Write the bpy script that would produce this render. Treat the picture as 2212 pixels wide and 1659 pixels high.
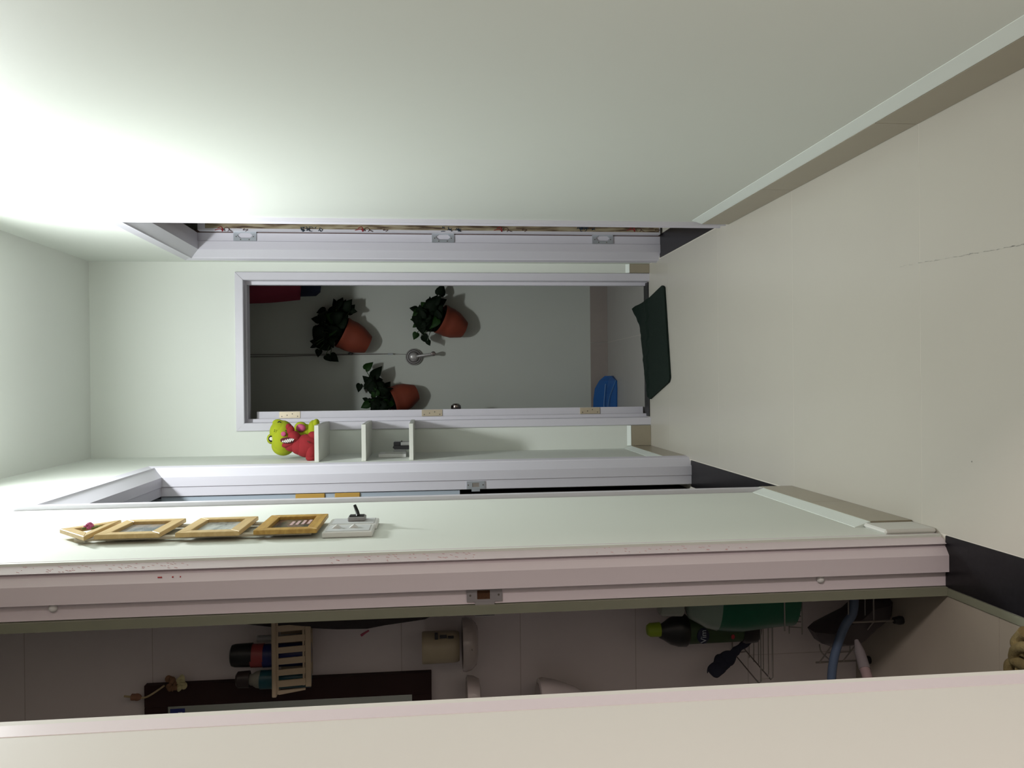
import bpy, bmesh, math, random
from mathutils import Vector, Matrix
random.seed(7)
PI = math.pi
for o in list(bpy.data.objects): bpy.data.objects.remove(o)
SC = bpy.context.scene
COL = SC.collection

# ------------------------------------------------------------------ camera
# The photograph was taken with the phone turned on its side, so the room's "up" points to the picture's left.
CAM_F = 1704.8
CP = Vector((0.0, 0.0, 1.15))
CR = Vector((0.99994318, 0.00195582, -0.01047889))
CU = Vector((0.01022362, 0.10238219, 0.9946926))
CF = Vector((-0.00301829, 0.99474321, -0.10235638))
cam = bpy.data.cameras.new('camera')
cam.sensor_fit = 'HORIZONTAL'; cam.sensor_width = 36.0
cam.lens = CAM_F * 36.0 / 2212.0
cam.clip_start = 0.02; cam.clip_end = 60
co = bpy.data.objects.new('camera', cam); COL.objects.link(co)
X = -CU; Y = CR; Z = -CF
co.matrix_world = Matrix(((X.x, Y.x, Z.x, CP.x), (X.y, Y.y, Z.y, CP.y), (X.z, Y.z, Z.z, CP.z), (0, 0, 0, 1)))
SC.camera = co

# ------------------------------------------------------------------ world, lights, exposure
SC.view_settings.view_transform = 'Standard'
SC.view_settings.look = 'None'
SC.view_settings.gamma = 1.0
SC.view_settings.use_curve_mapping = False
SC.view_settings.exposure = 1.07
w = bpy.data.worlds.new('world'); SC.world = w; w.use_nodes = True
w.node_tree.nodes['Background'].inputs[0].default_value = (0.5, 0.5, 0.55, 1)
w.node_tree.nodes['Background'].inputs[1].default_value = 0.02

def area(name, loc, size, energy, color, rot=(0, 0, 0), shape='DISK', size_y=None):
    l = bpy.data.lights.new(name, 'AREA'); l.energy = energy; l.color = color; l.shape = shape; l.size = size
    if size_y: l.size_y = size_y
    o = bpy.data.objects.new(name, l); COL.objects.link(o); o.location = loc; o.rotation_euler = rot
    return o
LAMP = (0.125, 2.60, 2.745)
area('corridor_lamp_light', LAMP, 0.20, 14.6, (0.955, 1.0, 0.995))
area('living_room_light', (2.14, -1.13, 2.45), 0.45, 60.0, (1.0, 0.885, 0.85))

# ------------------------------------------------------------------ pixel -> room helpers
def ray(x, y): return CF * CAM_F + CR * ((1659 - y) - 829.5) - CU * (x - 1106)
def aty(x, y, Yv):
    d = ray(x, y); return CP + d * (Yv / d.y)
def atx(x, y, Xv):
    d = ray(x, y); return CP + d * (Xv / d.x)
def atz(x, y, Zv):
    d = ray(x, y); return CP + d * ((Zv - CP.z) / d.z)

# ------------------------------------------------------------------ materials
MATS = {}
def mat(name, col, rough=0.5, metal=0.0, var=0.04, scale=8.0, bump=0.0, bscale=60.0, spec=0.5, trans=0.0, alpha=1.0, emit=None, estr=0, ior=1.45, coat=0.0):
    if name in MATS: return MATS[name]
    m = bpy.data.materials.new(name); m.use_nodes = True; nt = m.node_tree; N = nt.nodes; L = nt.links
    b = N['Principled BSDF']
    b.inputs['Roughness'].default_value = rough; b.inputs['Metallic'].default_value = metal
    b.inputs['Specular IOR Level'].default_value = spec
    b.inputs['Transmission Weight'].default_value = trans; b.inputs['Alpha'].default_value = alpha
    b.inputs['IOR'].default_value = ior; b.inputs['Coat Weight'].default_value = coat
    tc = N.new('ShaderNodeTexCoord')
    if var > 0:
        n = N.new('ShaderNodeTexNoise'); n.inputs['Scale'].default_value = scale; n.inputs['Detail'].default_value = 3
        L.new(tc.outputs['Object'], n.inputs['Vector'])
        mx = N.new('ShaderNodeMix'); mx.data_type = 'RGBA'
        mx.inputs[6].default_value = (*[max(0, c * (1 - var)) for c in col], 1)
        mx.inputs[7].default_value = (*[min(1, c * (1 + var)) for c in col], 1)
        L.new(n.outputs['Fac'], mx.inputs[0]); L.new(mx.outputs[2], b.inputs['Base Color'])
    else:
        b.inputs['Base Color'].default_value = (*col, 1)
    if bump > 0:
        n2 = N.new('ShaderNodeTexNoise'); n2.inputs['Scale'].default_value = bscale; n2.inputs['Detail'].default_value = 4
        L.new(tc.outputs['Object'], n2.inputs['Vector'])
        bp = N.new('ShaderNodeBump'); bp.inputs['Strength'].default_value = bump; bp.inputs['Distance'].default_value = 0.002
        L.new(n2.outputs['Fac'], bp.inputs['Height']); L.new(bp.outputs['Normal'], b.inputs['Normal'])
    if emit:
        b.inputs['Emission Color'].default_value = (*emit, 1); b.inputs['Emission Strength'].default_value = estr
    MATS[name] = m; return m

M_wall = mat('wall_paint', (0.76, 0.79, 0.74), 0.6, var=0.015, scale=2.5, bump=0.05, bscale=40)
M_ceil = mat('ceiling_paint', (0.80, 0.82, 0.78), 0.7, var=0.01)
M_near = mat('cream_wall_paint', (0.70, 0.695, 0.66), 0.6, var=0.02, scale=2, bump=0.05, bscale=40)
M_trim = mat('door_frame_paint', (0.675, 0.655, 0.725), 0.35, var=0.015, scale=3)
M_trim2 = mat('bathroom_frame_paint', (0.735, 0.66, 0.70), 0.35, var=0.03, scale=3)
M_ledge = mat('skirting_ledge_paint', (0.78, 0.83, 0.79), 0.5, var=0.02)
M_floor = mat('beige_floor_tile', (0.53, 0.50, 0.44), 0.25, var=0.03, scale=2.5, bump=0.02, bscale=5)
M_grout = mat('pale_grout', (0.66, 0.62, 0.55), 0.8, var=0.05)
M_skirt = mat('skirting_tile', (0.36, 0.315, 0.235), 0.25, var=0.05, scale=5)
M_black = mat('black_granite', (0.010, 0.009, 0.011), 0.3, var=0.5, scale=120, spec=0.3)
M_tile = mat('bathroom_wall_tile', (0.70, 0.64, 0.645), 0.25, var=0.03, scale=3)
M_tgrout = mat('bathroom_grout', (0.50, 0.44, 0.43), 0.8)
M_bceil = mat('bathroom_ceiling_panel', (0.42, 0.47, 0.36), 0.5)
M_bfloor = mat('bathroom_floor_tile', (0.36, 0.32, 0.265), 0.35, var=0.06, scale=10, bump=0.1, bscale=40)
M_lip = mat('olive_marble_lip', (0.20, 0.205, 0.15), 0.35, var=0.06, scale=20)
M_bal = mat('balcony_wall_paint', (0.52, 0.54, 0.50), 0.7, var=0.03, scale=3)
M_liv = mat('living_room_paint', (0.40, 0.38, 0.34), 0.7)
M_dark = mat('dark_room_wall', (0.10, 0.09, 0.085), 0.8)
M_steel = mat('zinc_steel', (0.62, 0.66, 0.72), 0.35, metal=0.6, var=0.03, scale=30)
M_chrome = mat('chrome', (0.46, 0.44, 0.44), 0.35, metal=0.35, var=0.0)
M_brass = mat('pale_brass', (0.55, 0.48, 0.37), 0.4, metal=0.5, var=0.05, scale=60)
M_white = mat('white_plastic', (0.78, 0.78, 0.77), 0.4, var=0.02)
M_dkplastic = mat('black_plastic', (0.012, 0.012, 0.013), 0.35, var=0.1)
M_screw = mat('screw_metal', (0.2, 0.18, 0.16), 0.4, metal=0.8, var=0)

# ------------------------------------------------------------------ mesh helpers
OFF = {}
def finish(name, bm, m, parent=None, smooth=False, loc=None, mats=None):
    bmesh.ops.remove_doubles(bm, verts=bm.verts, dist=1e-6)
    bmesh.ops.recalc_face_normals(bm, faces=bm.faces)
    if parent is not None: off = OFF[parent.name]
    else: off = Vector(loc) if loc is not None else Vector((0, 0, 0))
    if off.length > 0: bmesh.ops.translate(bm, verts=bm.verts, vec=-off)
    me = bpy.data.meshes.new(name); bm.to_mesh(me); bm.free()
    for mm in (mats or [m]): me.materials.append(mm)
    if smooth:
        me.polygons.foreach_set('use_smooth', [True] * len(me.polygons))
        me.set_sharp_from_angle(angle=math.radians(40))
    o = bpy.data.objects.new(name, me); COL.objects.link(o)
    if parent is not None: o.parent = parent
    else: o.location = off
    OFF[o.name] = off
    return o
def thing(name, loc, label, cat, group=None):
    o = bpy.data.objects.new(name, None); COL.objects.link(o); o.location = loc; o.empty_display_size = 0.05
    OFF[o.name] = Vector(loc); o['label'] = label; o['category'] = cat
    if group: o['group'] = group
    return o
def solo(name, bm, m, label, cat, loc, smooth=False, group=None, mats=None):
    o = finish(name, bm, m, None, smooth, loc, mats); o['label'] = label; o['category'] = cat
    if group: o['group'] = group
    return o
def struct(name, bm, m, parent=None, mats=None):
    o = finish(name, bm, m, parent, mats=mats)
    if parent is None: o['kind'] = 'structure'
    return o
def B(): return bmesh.new()
def box(bm, x0, x1, y0, y1, z0, z1, bev=0.0, seg=1, mi=0):
    r = bmesh.ops.create_cube(bm, size=1.0)
    vs = r['verts']
    for v in vs:
        v.co = Vector(((x0 + x1) / 2 + v.co.x * (x1 - x0), (y0 + y1) / 2 + v.co.y * (y1 - y0), (z0 + z1) / 2 + v.co.z * (z1 - z0)))
    fs = set(f for v in vs for f in v.link_faces)
    for f in fs: f.material_index = mi
    if bev > 0:
        es = set(e for v in vs for e in v.link_edges)
        bmesh.ops.bevel(bm, geom=list(es), offset=bev, segments=seg, affect='EDGES', profile=0.5)
    return vs
def frame_of(d):
    d = d.normalized(); a = Vector((0, 0, 1)) if abs(d.z) < 0.9 else Vector((1, 0, 0))
    u = d.cross(a).normalized(); v = d.cross(u).normalized(); return u, v
def lathe(bm, o, axis, prof, seg=24, mi=0, squash=None):
    """prof: list of (radius, distance along axis)"""
    o = Vector(o); axis = Vector(axis).normalized(); u, v = frame_of(axis)
    rings = []
    for r, t in prof:
        c = o + axis * t
        if r < 1e-6: rings.append([bm.verts.new(c)])
        else: rings.append([bm.verts.new(c + u * math.cos(2 * PI * k / seg) * r * (squash or 1) + v * math.sin(2 * PI * k / seg) * r) for k in range(seg)])
    for a, b in zip(rings[:-1], rings[1:]):
        if len(a) == 1 and len(b) == 1: continue
        for k in range(seg):
            k2 = (k + 1) % seg
            if len(a) == 1: f = bm.faces.new((a[0], b[k], b[k2]))
            elif len(b) == 1: f = bm.faces.new((a[k], a[k2], b[0]))
            else: f = bm.faces.new((a[k], a[k2], b[k2], b[k]))
            f.material_index = mi
    for rg in (rings[0], rings[-1]):
        if len(rg) > 2:
            f = bm.faces.new(rg); f.material_index = mi
def tube(bm, pts, r, seg=8, taper=None):
    pts = [Vector(p) for p in pts]; n = len(pts); rings = []
    u = None
    for i, p in enumerate(pts):
        d = (pts[min(i + 1, n - 1)] - pts[max(i - 1, 0)]).normalized()
        if u is None: u, v = frame_of(d)
        else:
            u = (u - d * u.dot(d)).normalized(); v = d.cross(u)
        rr = r if taper is None else r * (1 + (taper - 1) * i / (n - 1))
        rings.append([bm.verts.new(p + u * math.cos(2 * PI * k / seg) * rr + v * math.sin(2 * PI * k / seg) * rr) for k in range(seg)])
    for a, b in zip(rings[:-1], rings[1:]):
        for k in range(seg): bm.faces.new((a[k], a[(k + 1) % seg], b[(k + 1) % seg], b[k]))
    bm.faces.new(rings[0]); bm.faces.new(rings[-1])
def curve_pts(pts, n=6):
    pts = [Vector(p) for p in pts]; out = []
    P = [pts[0]] + pts + [pts[-1]]
    for i in range(1, len(P) - 2):
        for k in range(n):
            t = k / n
            out.append(0.5 * ((2 * P[i]) + (-P[i - 1] + P[i + 1]) * t + (2 * P[i - 1] - 5 * P[i] + 4 * P[i + 1] - P[i + 2]) * t * t + (-P[i - 1] + 3 * P[i] - 3 * P[i + 1] + P[i + 2]) * t ** 3))
    out.append(pts[-1]); return out
def blob(bm, c, r, rot=(0, 0, 0), u=20, v=12, mi=0):
    M = Matrix.Translation(Vector(c)) @ Matrix.Rotation(rot[2], 4, 'Z') @ Matrix.Rotation(rot[1], 4, 'Y') @ Matrix.Rotation(rot[0], 4, 'X') @ Matrix.Diagonal((r[0], r[1], r[2], 1))
    rs = bmesh.ops.create_uvsphere(bm, u_segments=u, v_segments=v, radius=1.0, matrix=M)
    for f in set(f for w_ in rs['verts'] for f in w_.link_faces): f.material_index = mi
def prism(bm, pts, vec, mi=0):
    vec = Vector(vec); a = [bm.verts.new(Vector(p)) for p in pts]; b = [bm.verts.new(Vector(p) + vec) for p in pts]
    fs = [bm.faces.new(a), bm.faces.new(list(reversed(b)))]; n = len(a)
    for k in range(n): fs.append(bm.faces.new((a[k], b[k], b[(k + 1) % n], a[(k + 1) % n])))
    for f in fs: f.material_index = mi
def ringprism(bm, outer, inner, vec):
    vec = Vector(vec); n = len(outer)
    A = [bm.verts.new(Vector(p)) for p in outer]; I = [bm.verts.new(Vector(p)) for p in inner]
    A2 = [bm.verts.new(Vector(p) + vec) for p in outer]; I2 = [bm.verts.new(Vector(p) + vec) for p in inner]
    for k in range(n):
        j = (k + 1) % n
        bm.faces.new((A[k], A[j], I[j], I[k])); bm.faces.new((A2[k], I2[k], I2[j], A2[j]))
        bm.faces.new((A[k], A2[k], A2[j], A[j])); bm.faces.new((I[k], I[j], I2[j], I2[k]))

# ------------------------------------------------------------------ room sizes (metres)
XR, XL, YB, H = 0.612, -0.357, 4.07, 2.815
XRo, XLo, YBo = 0.717, -0.470, 4.205       # far faces of the walls
D1 = (3.083, 3.845, 2.232)                   # right doorway: near, far, head height
D2 = (2.484, 3.40, 2.262)                   # left doorway by the shelves
D3 = (0.921, 1.652, 2.25)                   # bathroom doorway
D4 = (-0.194, 0.522, 2.078)                 # doorway in the end wall
MG = 0.05

# walls -------------------------------------------------------------
bm = B()
box(bm, XR, XRo, 0.56, D1[0] - MG, 0, H); box(bm, XR, XRo, D1[1] + MG, YB, 0, H)
box(bm, XR, XRo, D1[0] - MG, D1[1] + MG, D1[2] + MG, H)
struct('wall_right', bm, M_wall)
bm = B()
box(bm, XLo, XL, D3[1] + 0.03, D2[0] - MG, 0, H); box(bm, XLo, XL, D2[1] + MG, YB, 0, H)
box(bm, XLo, XL, D2[0] - MG, D2[1] + MG, D2[2] + MG, H)
box(bm, XLo, XL, D3[0] - 0.03, D3[1] + 0.03, D3[2] + 0.03, H)
struct('wall_left', bm, M_wall)
bm = B(); box(bm, XLo, XL, -3.0, D3[0] - 0.03, 0, H); struct('wall_left_near', bm, M_near)
bm = B()
box(bm, -1.6, D4[0] - .034, YB, YBo, 0, H); box(bm, D4[1] + .034, 2.2, YB, YBo, 0, H)
box(bm, D4[0] - .034, D4[1] + .034, YB, YBo, D4[2] + .034, H)
struct('wall_end', bm, M_wall)
bm = B(); box(bm, -3.0, 4.2, -3.1, 6.2, H, H + 0.08); struct('ceiling', bm, M_ceil)
# the living room behind the camera
bm = B(); box(bm, XRo, 4.1, 0.56, 0.66, 0, H); struct('wall_living_front', bm, M_liv)
bm = B(); box(bm, 4.1, 4.2, -3.0, 0.66, 0, H); struct('wall_living_right', bm, M_liv)
bm = B(); box(bm, XLo, 4.2, -3.1, -3.0, 0, H); struct('wall_living_back', bm, M_liv)

# floor -------------------------------------------------------------
bm = B(); box(bm, -3.0, 4.2, -3.1, 6.2, -0.06, -0.0002); fl = struct('floor', bm, M_grout)
def tiles(parent, x_edges, y_edges, z1, m, gap=0.0013, name='floor_tile', th=0.02):
    for xa, xb in zip(x_edges[:-1], x_edges[1:]):
        for ya, yb in zip(y_edges[:-1], y_edges[1:]):
            b_ = B(); box(b_, xa + gap / 2, xb - gap / 2, ya + gap / 2, yb - gap / 2, z1 - th, z1 + random.uniform(-0.00008, 0.00008))
            finish(name, b_, m, parent)
yt = [-3.0 + 0, -2.19, -1.53, -0.87, -0.21, 0.446, 1.10, 1.754, 2.412, 3.07, 3.73, 4.068]
tiles(fl, [-0.355, 0.61], yt, 0.0, M_floor)
tiles(fl, [0.72, 1.38, 2.04], [2.412, 3.07, 3.73, 4.068], 0.0, M_floor)
tiles(fl, [-1.55, -0.95, -0.35, 0.25, 0.85, 1.45], [4.155, 4.62, 5.07], 0.0, mat('shade_toned_balcony_tile', (0.33, 0.315, 0.295), 0.35, var=0.04))  # darker than the corridor tile: the balcony's shade put into its colour
tiles(fl, [0.61, 1.27, 1.93, 2.59, 3.25, 3.91], [-3.0, -2.19, -1.53, -0.87, -0.21, 0.56], 0.0, M_floor)

M_scuff = mat('grey_scuff', (0.30, 0.29, 0.26), 0.6, var=0.3, scale=60)
rs = random.Random(4)
bm = B()
for k in range(60):
    t = rs.random() ** 0.7; x_ = 1910 + 302 * t; y_ = 582 - 54 * t + rs.uniform(-1.2, 1.2)
    if rs.random() > 0.25 + 0.75 * t: continue
    p = atz(x_, y_, 0.0003); q = atz(x_ + rs.uniform(3, 9), y_ - rs.uniform(.4, 1.6), 0.0003)
    d = (q - p); n_ = Vector((-d.y, d.x, 0)).normalized() * rs.uniform(.0003, .0009)
    prism(bm, [p + n_, q + n_ * .3, q - n_ * .3, p - n_], (0, 0, 0.0004))
p = atz(2099, 997, 0.0003); lathe(bm, p, (0, 0, 1), [(0.0016, 0), (0.0014, .0006), (0, .0007)], 8)
o_ = finish('scuff_marks', bm, M_scuff, fl); o_['kind'] = 'stuff'
# door frames --------------------------------------------------------
def door_frame(name, P, t0, t1, zt, m, w0=0.085, w1=0.085, proud=0.012, c=0.026, j=0.065, r=0.105, wr=0.09, step=0.015, groove=True):
    """P(t, n, z) -> world; closed moulding profile swept round the doorway with mitred corners"""
    def prof(w):
        if proud > 0: p = [(w, -0.003), (w, proud * 0.9), (w - 0.003, proud), (0.052, proud * 0.3), (0.047, proud * 0.75), (0.043, proud * 0.75), (0.039, proud * 0.3)]
        else: p = [(w, -0.003), (w, 0.0005), (0.042, 0.0005)]
        if groove: p += [(0.008, -c * 0.40), (0.019, -c * 0.50), (0.010, -c * 0.62)]
        p += [(0.0, -c), (0.0, -j), (step, -j - 0.002), (step, -r), (MG - 0.005, -r), (MG - 0.005, -0.003)]
        return p
    bm = B(); rings = []
    p0, p1 = prof(w0), prof(w1)
    n = len(p0)
    for k in range(4):
        rg = []
        for i in range(n):
            a0, nn = p0[i]; a1 = p1[i][0]; at = min(a0, a1)
            if k == 0: q = P(t0 - a0, nn, 0)
            elif k == 1: q = P(t0 - a0, nn, zt + at)
            elif k == 2: q = P(t1 + a1, nn, zt + at)
            else: q = P(t1 + a1, nn, 0)
            rg.append(bm.verts.new(Vector(q)))
        rings.append(rg)
    for a, b in zip(rings[:-1], rings[1:]):
        for i in range(n):
            bm.faces.new((a[i], a[(i + 1) % n], b[(i + 1) % n], b[i]))
    bm.faces.new(rings[0]); bm.faces.new(rings[-1])
    return struct(name, bm, m)
PR = lambda t, n, z: (XR - n, t, z)
PL = lambda t, n, z: (XL + n, t, z)
PB = lambda t, n, z: (t, YB - n, z)
d1 = door_frame('door_1', PR, D1[0], D1[1], D1[2], M_trim, w0=0.108, proud=0.014, step=0.004, groove=False)
d2 = door_frame('door_2', PL, D2[0], D2[1], D2[2], M_trim, proud=0.014, step=0.004, groove=False)
d3 = door_frame('door_3', PL, D3[0], D3[1], D3[2], M_trim2, w0=0.070, w1=0.045, proud=0.0, c=0.041, j=0.078, r=0.112)
# end doorway: flat architrave and a stop lip
def frame4():
    prof = [(0.040, -0.003), (0.040, 0.010), (0.037, 0.012), (0.003, 0.012), (0.0, 0.009), (0.0, -0.05), (-0.017, -0.052), (-0.017, -0.085), (0.0, -0.087), (0.0, -0.133), (0.033, -0.133), (0.033, -0.003)]
    bm = B(); rings = []
    for k in range(4):
        rg = []
        for a, nn in prof:
            if k == 0: q = PB(D4[0] - a, nn, 0)
            elif k == 1: q = PB(D4[0] - a, nn, D4[2] + (a if a >= 0 else a * 0.2))
            elif k == 2: q = PB(D4[1] + a, nn, D4[2] + (a if a >= 0 else a * 0.2))
            else: q = PB(D4[1] + a, nn, 0)
            rg.append(bm.verts.new(Vector(q)))
        rings.append(rg)
    n = len(prof)
    for a, b in zip(rings[:-1], rings[1:]):
        for i in range(n): bm.faces.new((a[i], a[(i + 1) % n], b[(i + 1) % n], b[i]))
    bm.faces.new(rings[0]); bm.faces.new(rings[-1])
    return struct('door_4', bm, M_trim)
d4 = frame4()

# thresholds
def thresh(x0, x1, y0, y1, parent, z=0.003):
    bm = B(); box(bm, x0, x1, y0, y1, -0.02, z, 0.0015); return finish('threshold', bm, M_black, parent)
for sx_, xx in ((-1, D4[0]), (1, D4[1])):
    bm = B(); n0 = 0.0007
    prism(bm, [(xx + n0, YB - 0.0124, D4[2] - n0), (xx - n0, YB - 0.0124, D4[2] + n0), (xx + sx_ * 0.038 - n0, YB - 0.0124, D4[2] + 0.038 + n0 * sx_ * 0), (xx + sx_ * 0.038 + n0, YB - 0.0124, D4[2] + 0.038 - n0)], (0, 0.003, 0))
    finish('mitre_joint', bm, mat('joint_shadow_filler', (0.30, 0.29, 0.31), 0.8, var=0), d4)
thresh(XR + 0.001, XRo + 0.012, D1[0] - 0.01, D1[1] + 0.012, d1)
thresh(XLo - 0.006, XL - 0.001, D2[0] - 0.01, D2[1] + 0.012, d2)
thresh(XLo - 0.002, XL + 0.001, D3[0] - 0.05, D3[1] + 0.014, d3)
thresh(D4[0] + 0.003, D4[1] - 0.003, YB + 0.001, 4.152, d4, 0.006)
bm = B(); box(bm, XLo - 0.020, XLo - 0.003, 0.55, 1.66, -0.02, 0.004); finish('threshold_lip', bm, M_lip, d3)
bm = B(); box(bm, XLo - 0.020, XLo - 0.0005, D3[1] + 0.006, D3[1] + 0.06, 0, H - 0.4); finish('tile_edge_strip', bm, M_lip, d3)

# skirting -----------------------------------------------------------
def skirting(name, side, x, edges, proud=0.014, zt=0.106, zl=0.145):
    root = None
    s = -1 if side == 'R' else 1
    bm = B()
    ya, yb = edges[0], edges[-1]
    prism(bm, [(x, ya, zt), (x + s * (proud - 0.001), ya, zt), (x + s * (proud - 0.001), ya, zt + 0.002), (x + s * 0.001, ya, zl), (x, ya, zl)], (0, yb - ya, 0))
    root = struct(name, bm, M_ledge)
    for a, b in zip(edges[:-1], edges[1:]):
        bm = B(); box(bm, x + s * 0.0005 if s > 0 else x + s * proud, x + s * proud if s > 0 else x + s * 0.0005, a + 0.0008, b - 0.0008, 0.001, zt - random.uniform(0, 0.002))
        finish('skirting_tile', bm, M_skirt, root)
    return root
skirting('baseboard_right', 'R', XR, [0.57, 1.10, 1.757, 2.397, D1[0] - 0.137])
skirting('baseboard_left', 'L', XL, [D3[1] + 0.140, 2.10, D2[0] - 0.055])
skirting('baseboard_left_far', 'L', XL, [D2[1] + 0.087, 4.055])
def skirt_b(name, xa, xb):
    bm = B(); y = YB
    prism(bm, [(xa, y, 0.106), (xa, y - 0.013, 0.106), (xa, y - 0.013, 0.108), (xa, y - 0.001, 0.125), (xa, y, 0.125)], (xb - xa, 0, 0))
    r = struct(name, bm, M_ledge)
    bm = B(); box(bm, xa, xb, y - 0.014, y - 0.0005, 0.001, 0.105); finish('skirting_tile', bm, M_skirt, r)
skirt_b('baseboard_end_right', D4[1] + 0.043, XR - 0.001)
skirt_b('baseboard_end_left', XL + 0.015, D4[0] - 0.043)
# plaster return beside the bathroom doorway foot
bm = B(); box(bm, XL, XL + 0.011, D3[1] + 0.046, D3[1] + 0.139, 0, 0.125, 0.004); struct('trim_1', bm, M_near)

# ------------------------------------------------------------------ bedroom behind door_1
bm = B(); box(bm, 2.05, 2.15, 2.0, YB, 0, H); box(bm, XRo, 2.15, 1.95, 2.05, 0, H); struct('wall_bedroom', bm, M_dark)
def wallpaper():
    m = bpy.data.materials.new('printed_door_film'); m.use_nodes = True; nt = m.node_tree; N = nt.nodes; L = nt.links
    b = N['Principled BSDF']; b.inputs['Roughness'].default_value = 0.6
    tc = N.new('ShaderNodeTexCoord'); mp = N.new('ShaderNodeMapping'); mp.inputs['Scale'].default_value = (90, 90, 9)
    L.new(tc.outputs['Object'], mp.inputs[0])
    n = N.new('ShaderNodeTexNoise'); n.inputs['Scale'].default_value = 1.0; n.inputs['Detail'].default_value = 5; L.new(mp.outputs[0], n.inputs['Vector'])
    cr = N.new('ShaderNodeValToRGB'); e = cr.color_ramp.elements
    e[0].position = 0.36; e[0].color = (0.085, 0.05, 0.03, 1); e[1].position = 0.62; e[1].color = (0.42, 0.36, 0.25, 1)
    x = e.new(0.5); x.color = (0.30, 0.235, 0.15, 1)
    L.new(n.outputs['Fac'], cr.inputs[0]); L.new(cr.outputs[0], b.inputs['Base Color'])
    return m
leaf1 = B(); box(leaf1, 0.7215, 1.50, 3.812, 3.850, 0.012, 2.225, 0.001)
lf1 = finish('door_leaf', leaf1, M_trim, d1)
bm = B(); box(bm, 0.7310, 1.49, 3.8095, 3.8125, 0.02, 2.19); film = finish('printed_film', bm, wallpaper(), d1)
M_red = mat('print_red', (0.30, 0.02, 0.025), 0.6, var=0); M_navy = mat('print_navy', (0.012, 0.03, 0.055), 0.6, var=0); M_brn = mat('print_brown', (0.07, 0.025, 0.02), 0.6, var=0)
def stroke(pts, m, r=0.0012):
    bm = B(); tube(bm, curve_pts([aty(x, y, 3.8093) for x, y in pts], 4), r, 5); return bm
bR, bN, bB = B(), B(), B()
for dx in (0, 303, 603, 890):
    sx = dx + 480
    y0 = 492.0 if dx < 300 else 492.5
    for pts in ([(sx - 10, y0 + 1), (sx - 2, y0 - 2), (sx + 2, y0 + 5), (sx, y0 + 8)], [(sx - 16, y0 + 5), (sx - 5, y0 + 3), (sx + 1, y0 + 6)], [(sx - 1, y0 - 1), (sx, y0 + 8)]):
        tube(bR, curve_pts([aty(x, y, 3.8093) for x, y in pts], 4), 0.0018, 5)
    for pts in ([(sx + 6, y0 + 7), (sx + 4, y0 + 2), (sx + 10, y0 - 1), (sx + 15, y0 + 3), (sx + 12, y0 + 8)], [(sx + 14, y0 + 4), (sx + 22, y0 + 8)], [(sx + 32, y0), (sx + 42, y0 + 1)], [(sx + 48, y0 + 2), (sx + 45, y0 + 5), (sx + 55, y0 + 4), (sx + 50, y0 + 8)]):
        tube(bB, curve_pts([aty(x, y, 3.8093) for x, y in pts], 4), 0.0014, 5)
for cx in (668, 970, 1262):
    for k in range(16):
        x_ = cx + random.uniform(-18, 24); y_ = 494 + random.uniform(-2, 6)
        pts = [(x_, y_)]
        for q in range(3): pts.append((pts[-1][0] + random.uniform(-4, 4), min(500, max(490.5, pts[-1][1] + random.uniform(-4, 4)))))
        tube(bN, curve_pts([aty(x, y, 3.8093) for x, y in pts], 3), 0.0015, 5)
for nm, b_, mm in (('printed_stroke', bR, M_red), ('printed_stroke', bN, M_navy), ('printed_stroke', bB, M_brn)):
    o = finish(nm, b_, mm, d1)
# the strokes stay as flat print: join under the film's level
def hinge1(xa, xb):
    yf = D1[1] + 0.0025
    A = aty((xa), 523, yf); Bq = aty(xb, 523, yf)
    z1, z0 = A.z, Bq.z; xn, xf = XR + 0.067, XRo + 0.012
    # plate with an octagonal cut-out
    zc = (z0 + z1) / 2; hz = (z1 - z0) / 2
    out = [(xn, yf, z0), (xn, yf, zc - hz * .45), (xn, yf, zc + hz * .45), (xn, yf, z1), (xf, yf, z1), (xf, yf, zc + hz * .5), (xf, yf, zc - hz * .5), (xf, yf, z0)]
    ia, ib = xn + 0.013, xf - 0.012
    inn = [(ia + 0.004, yf, zc - hz * .52), (ia, yf, zc - hz * .40), (ia, yf, zc + hz * .40), (ia + 0.004, yf, zc + hz * .52), (ib - 0.012, yf, zc + hz * .66), (ib, yf, zc + hz * .4), (ib, yf, zc - hz * .4), (ib - 0.012, yf, zc - hz * .66)]
    bm = B(); ringprism(bm, out, inn, (0, -0.003, 0)); h = finish('hinge', bm, M_steel, d1)
    bm = B(); lathe(bm, (xf + 0.004, yf - 0.009, zc - hz * 0.6), (0, 0, 1), [(0.0055, 0), (0.0055, hz * 1.2)], 12); finish('hinge_knuckle', bm, M_steel, h, True)
    bm = B()
    for (dz, xx) in ((-.75, xn + 0.02), (.75, xn + 0.02), (-.38, xn + 0.006), (.38, xn + 0.006)):
        lathe(bm, (xx, yf - 0.003, zc + hz * dz), (0, -1, 0), [(0.0028, 0), (0.0022, 0.001), (0, 0.001)], 8)
    finish('screw', bm, M_screw, h)
for a, b in ((504.5, 554), (933, 981), (1279, 1324)): hinge1(a, b)
bm = B(); box(bm, XRo + 0.001, XRo + 0.014, D1[1] + 0.008, D1[1] + 0.03, 0, 2.25); finish('hinge_gap_strip', bm, mat('brown_gap', (0.16, 0.10, 0.09), 0.7), d1)

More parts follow.
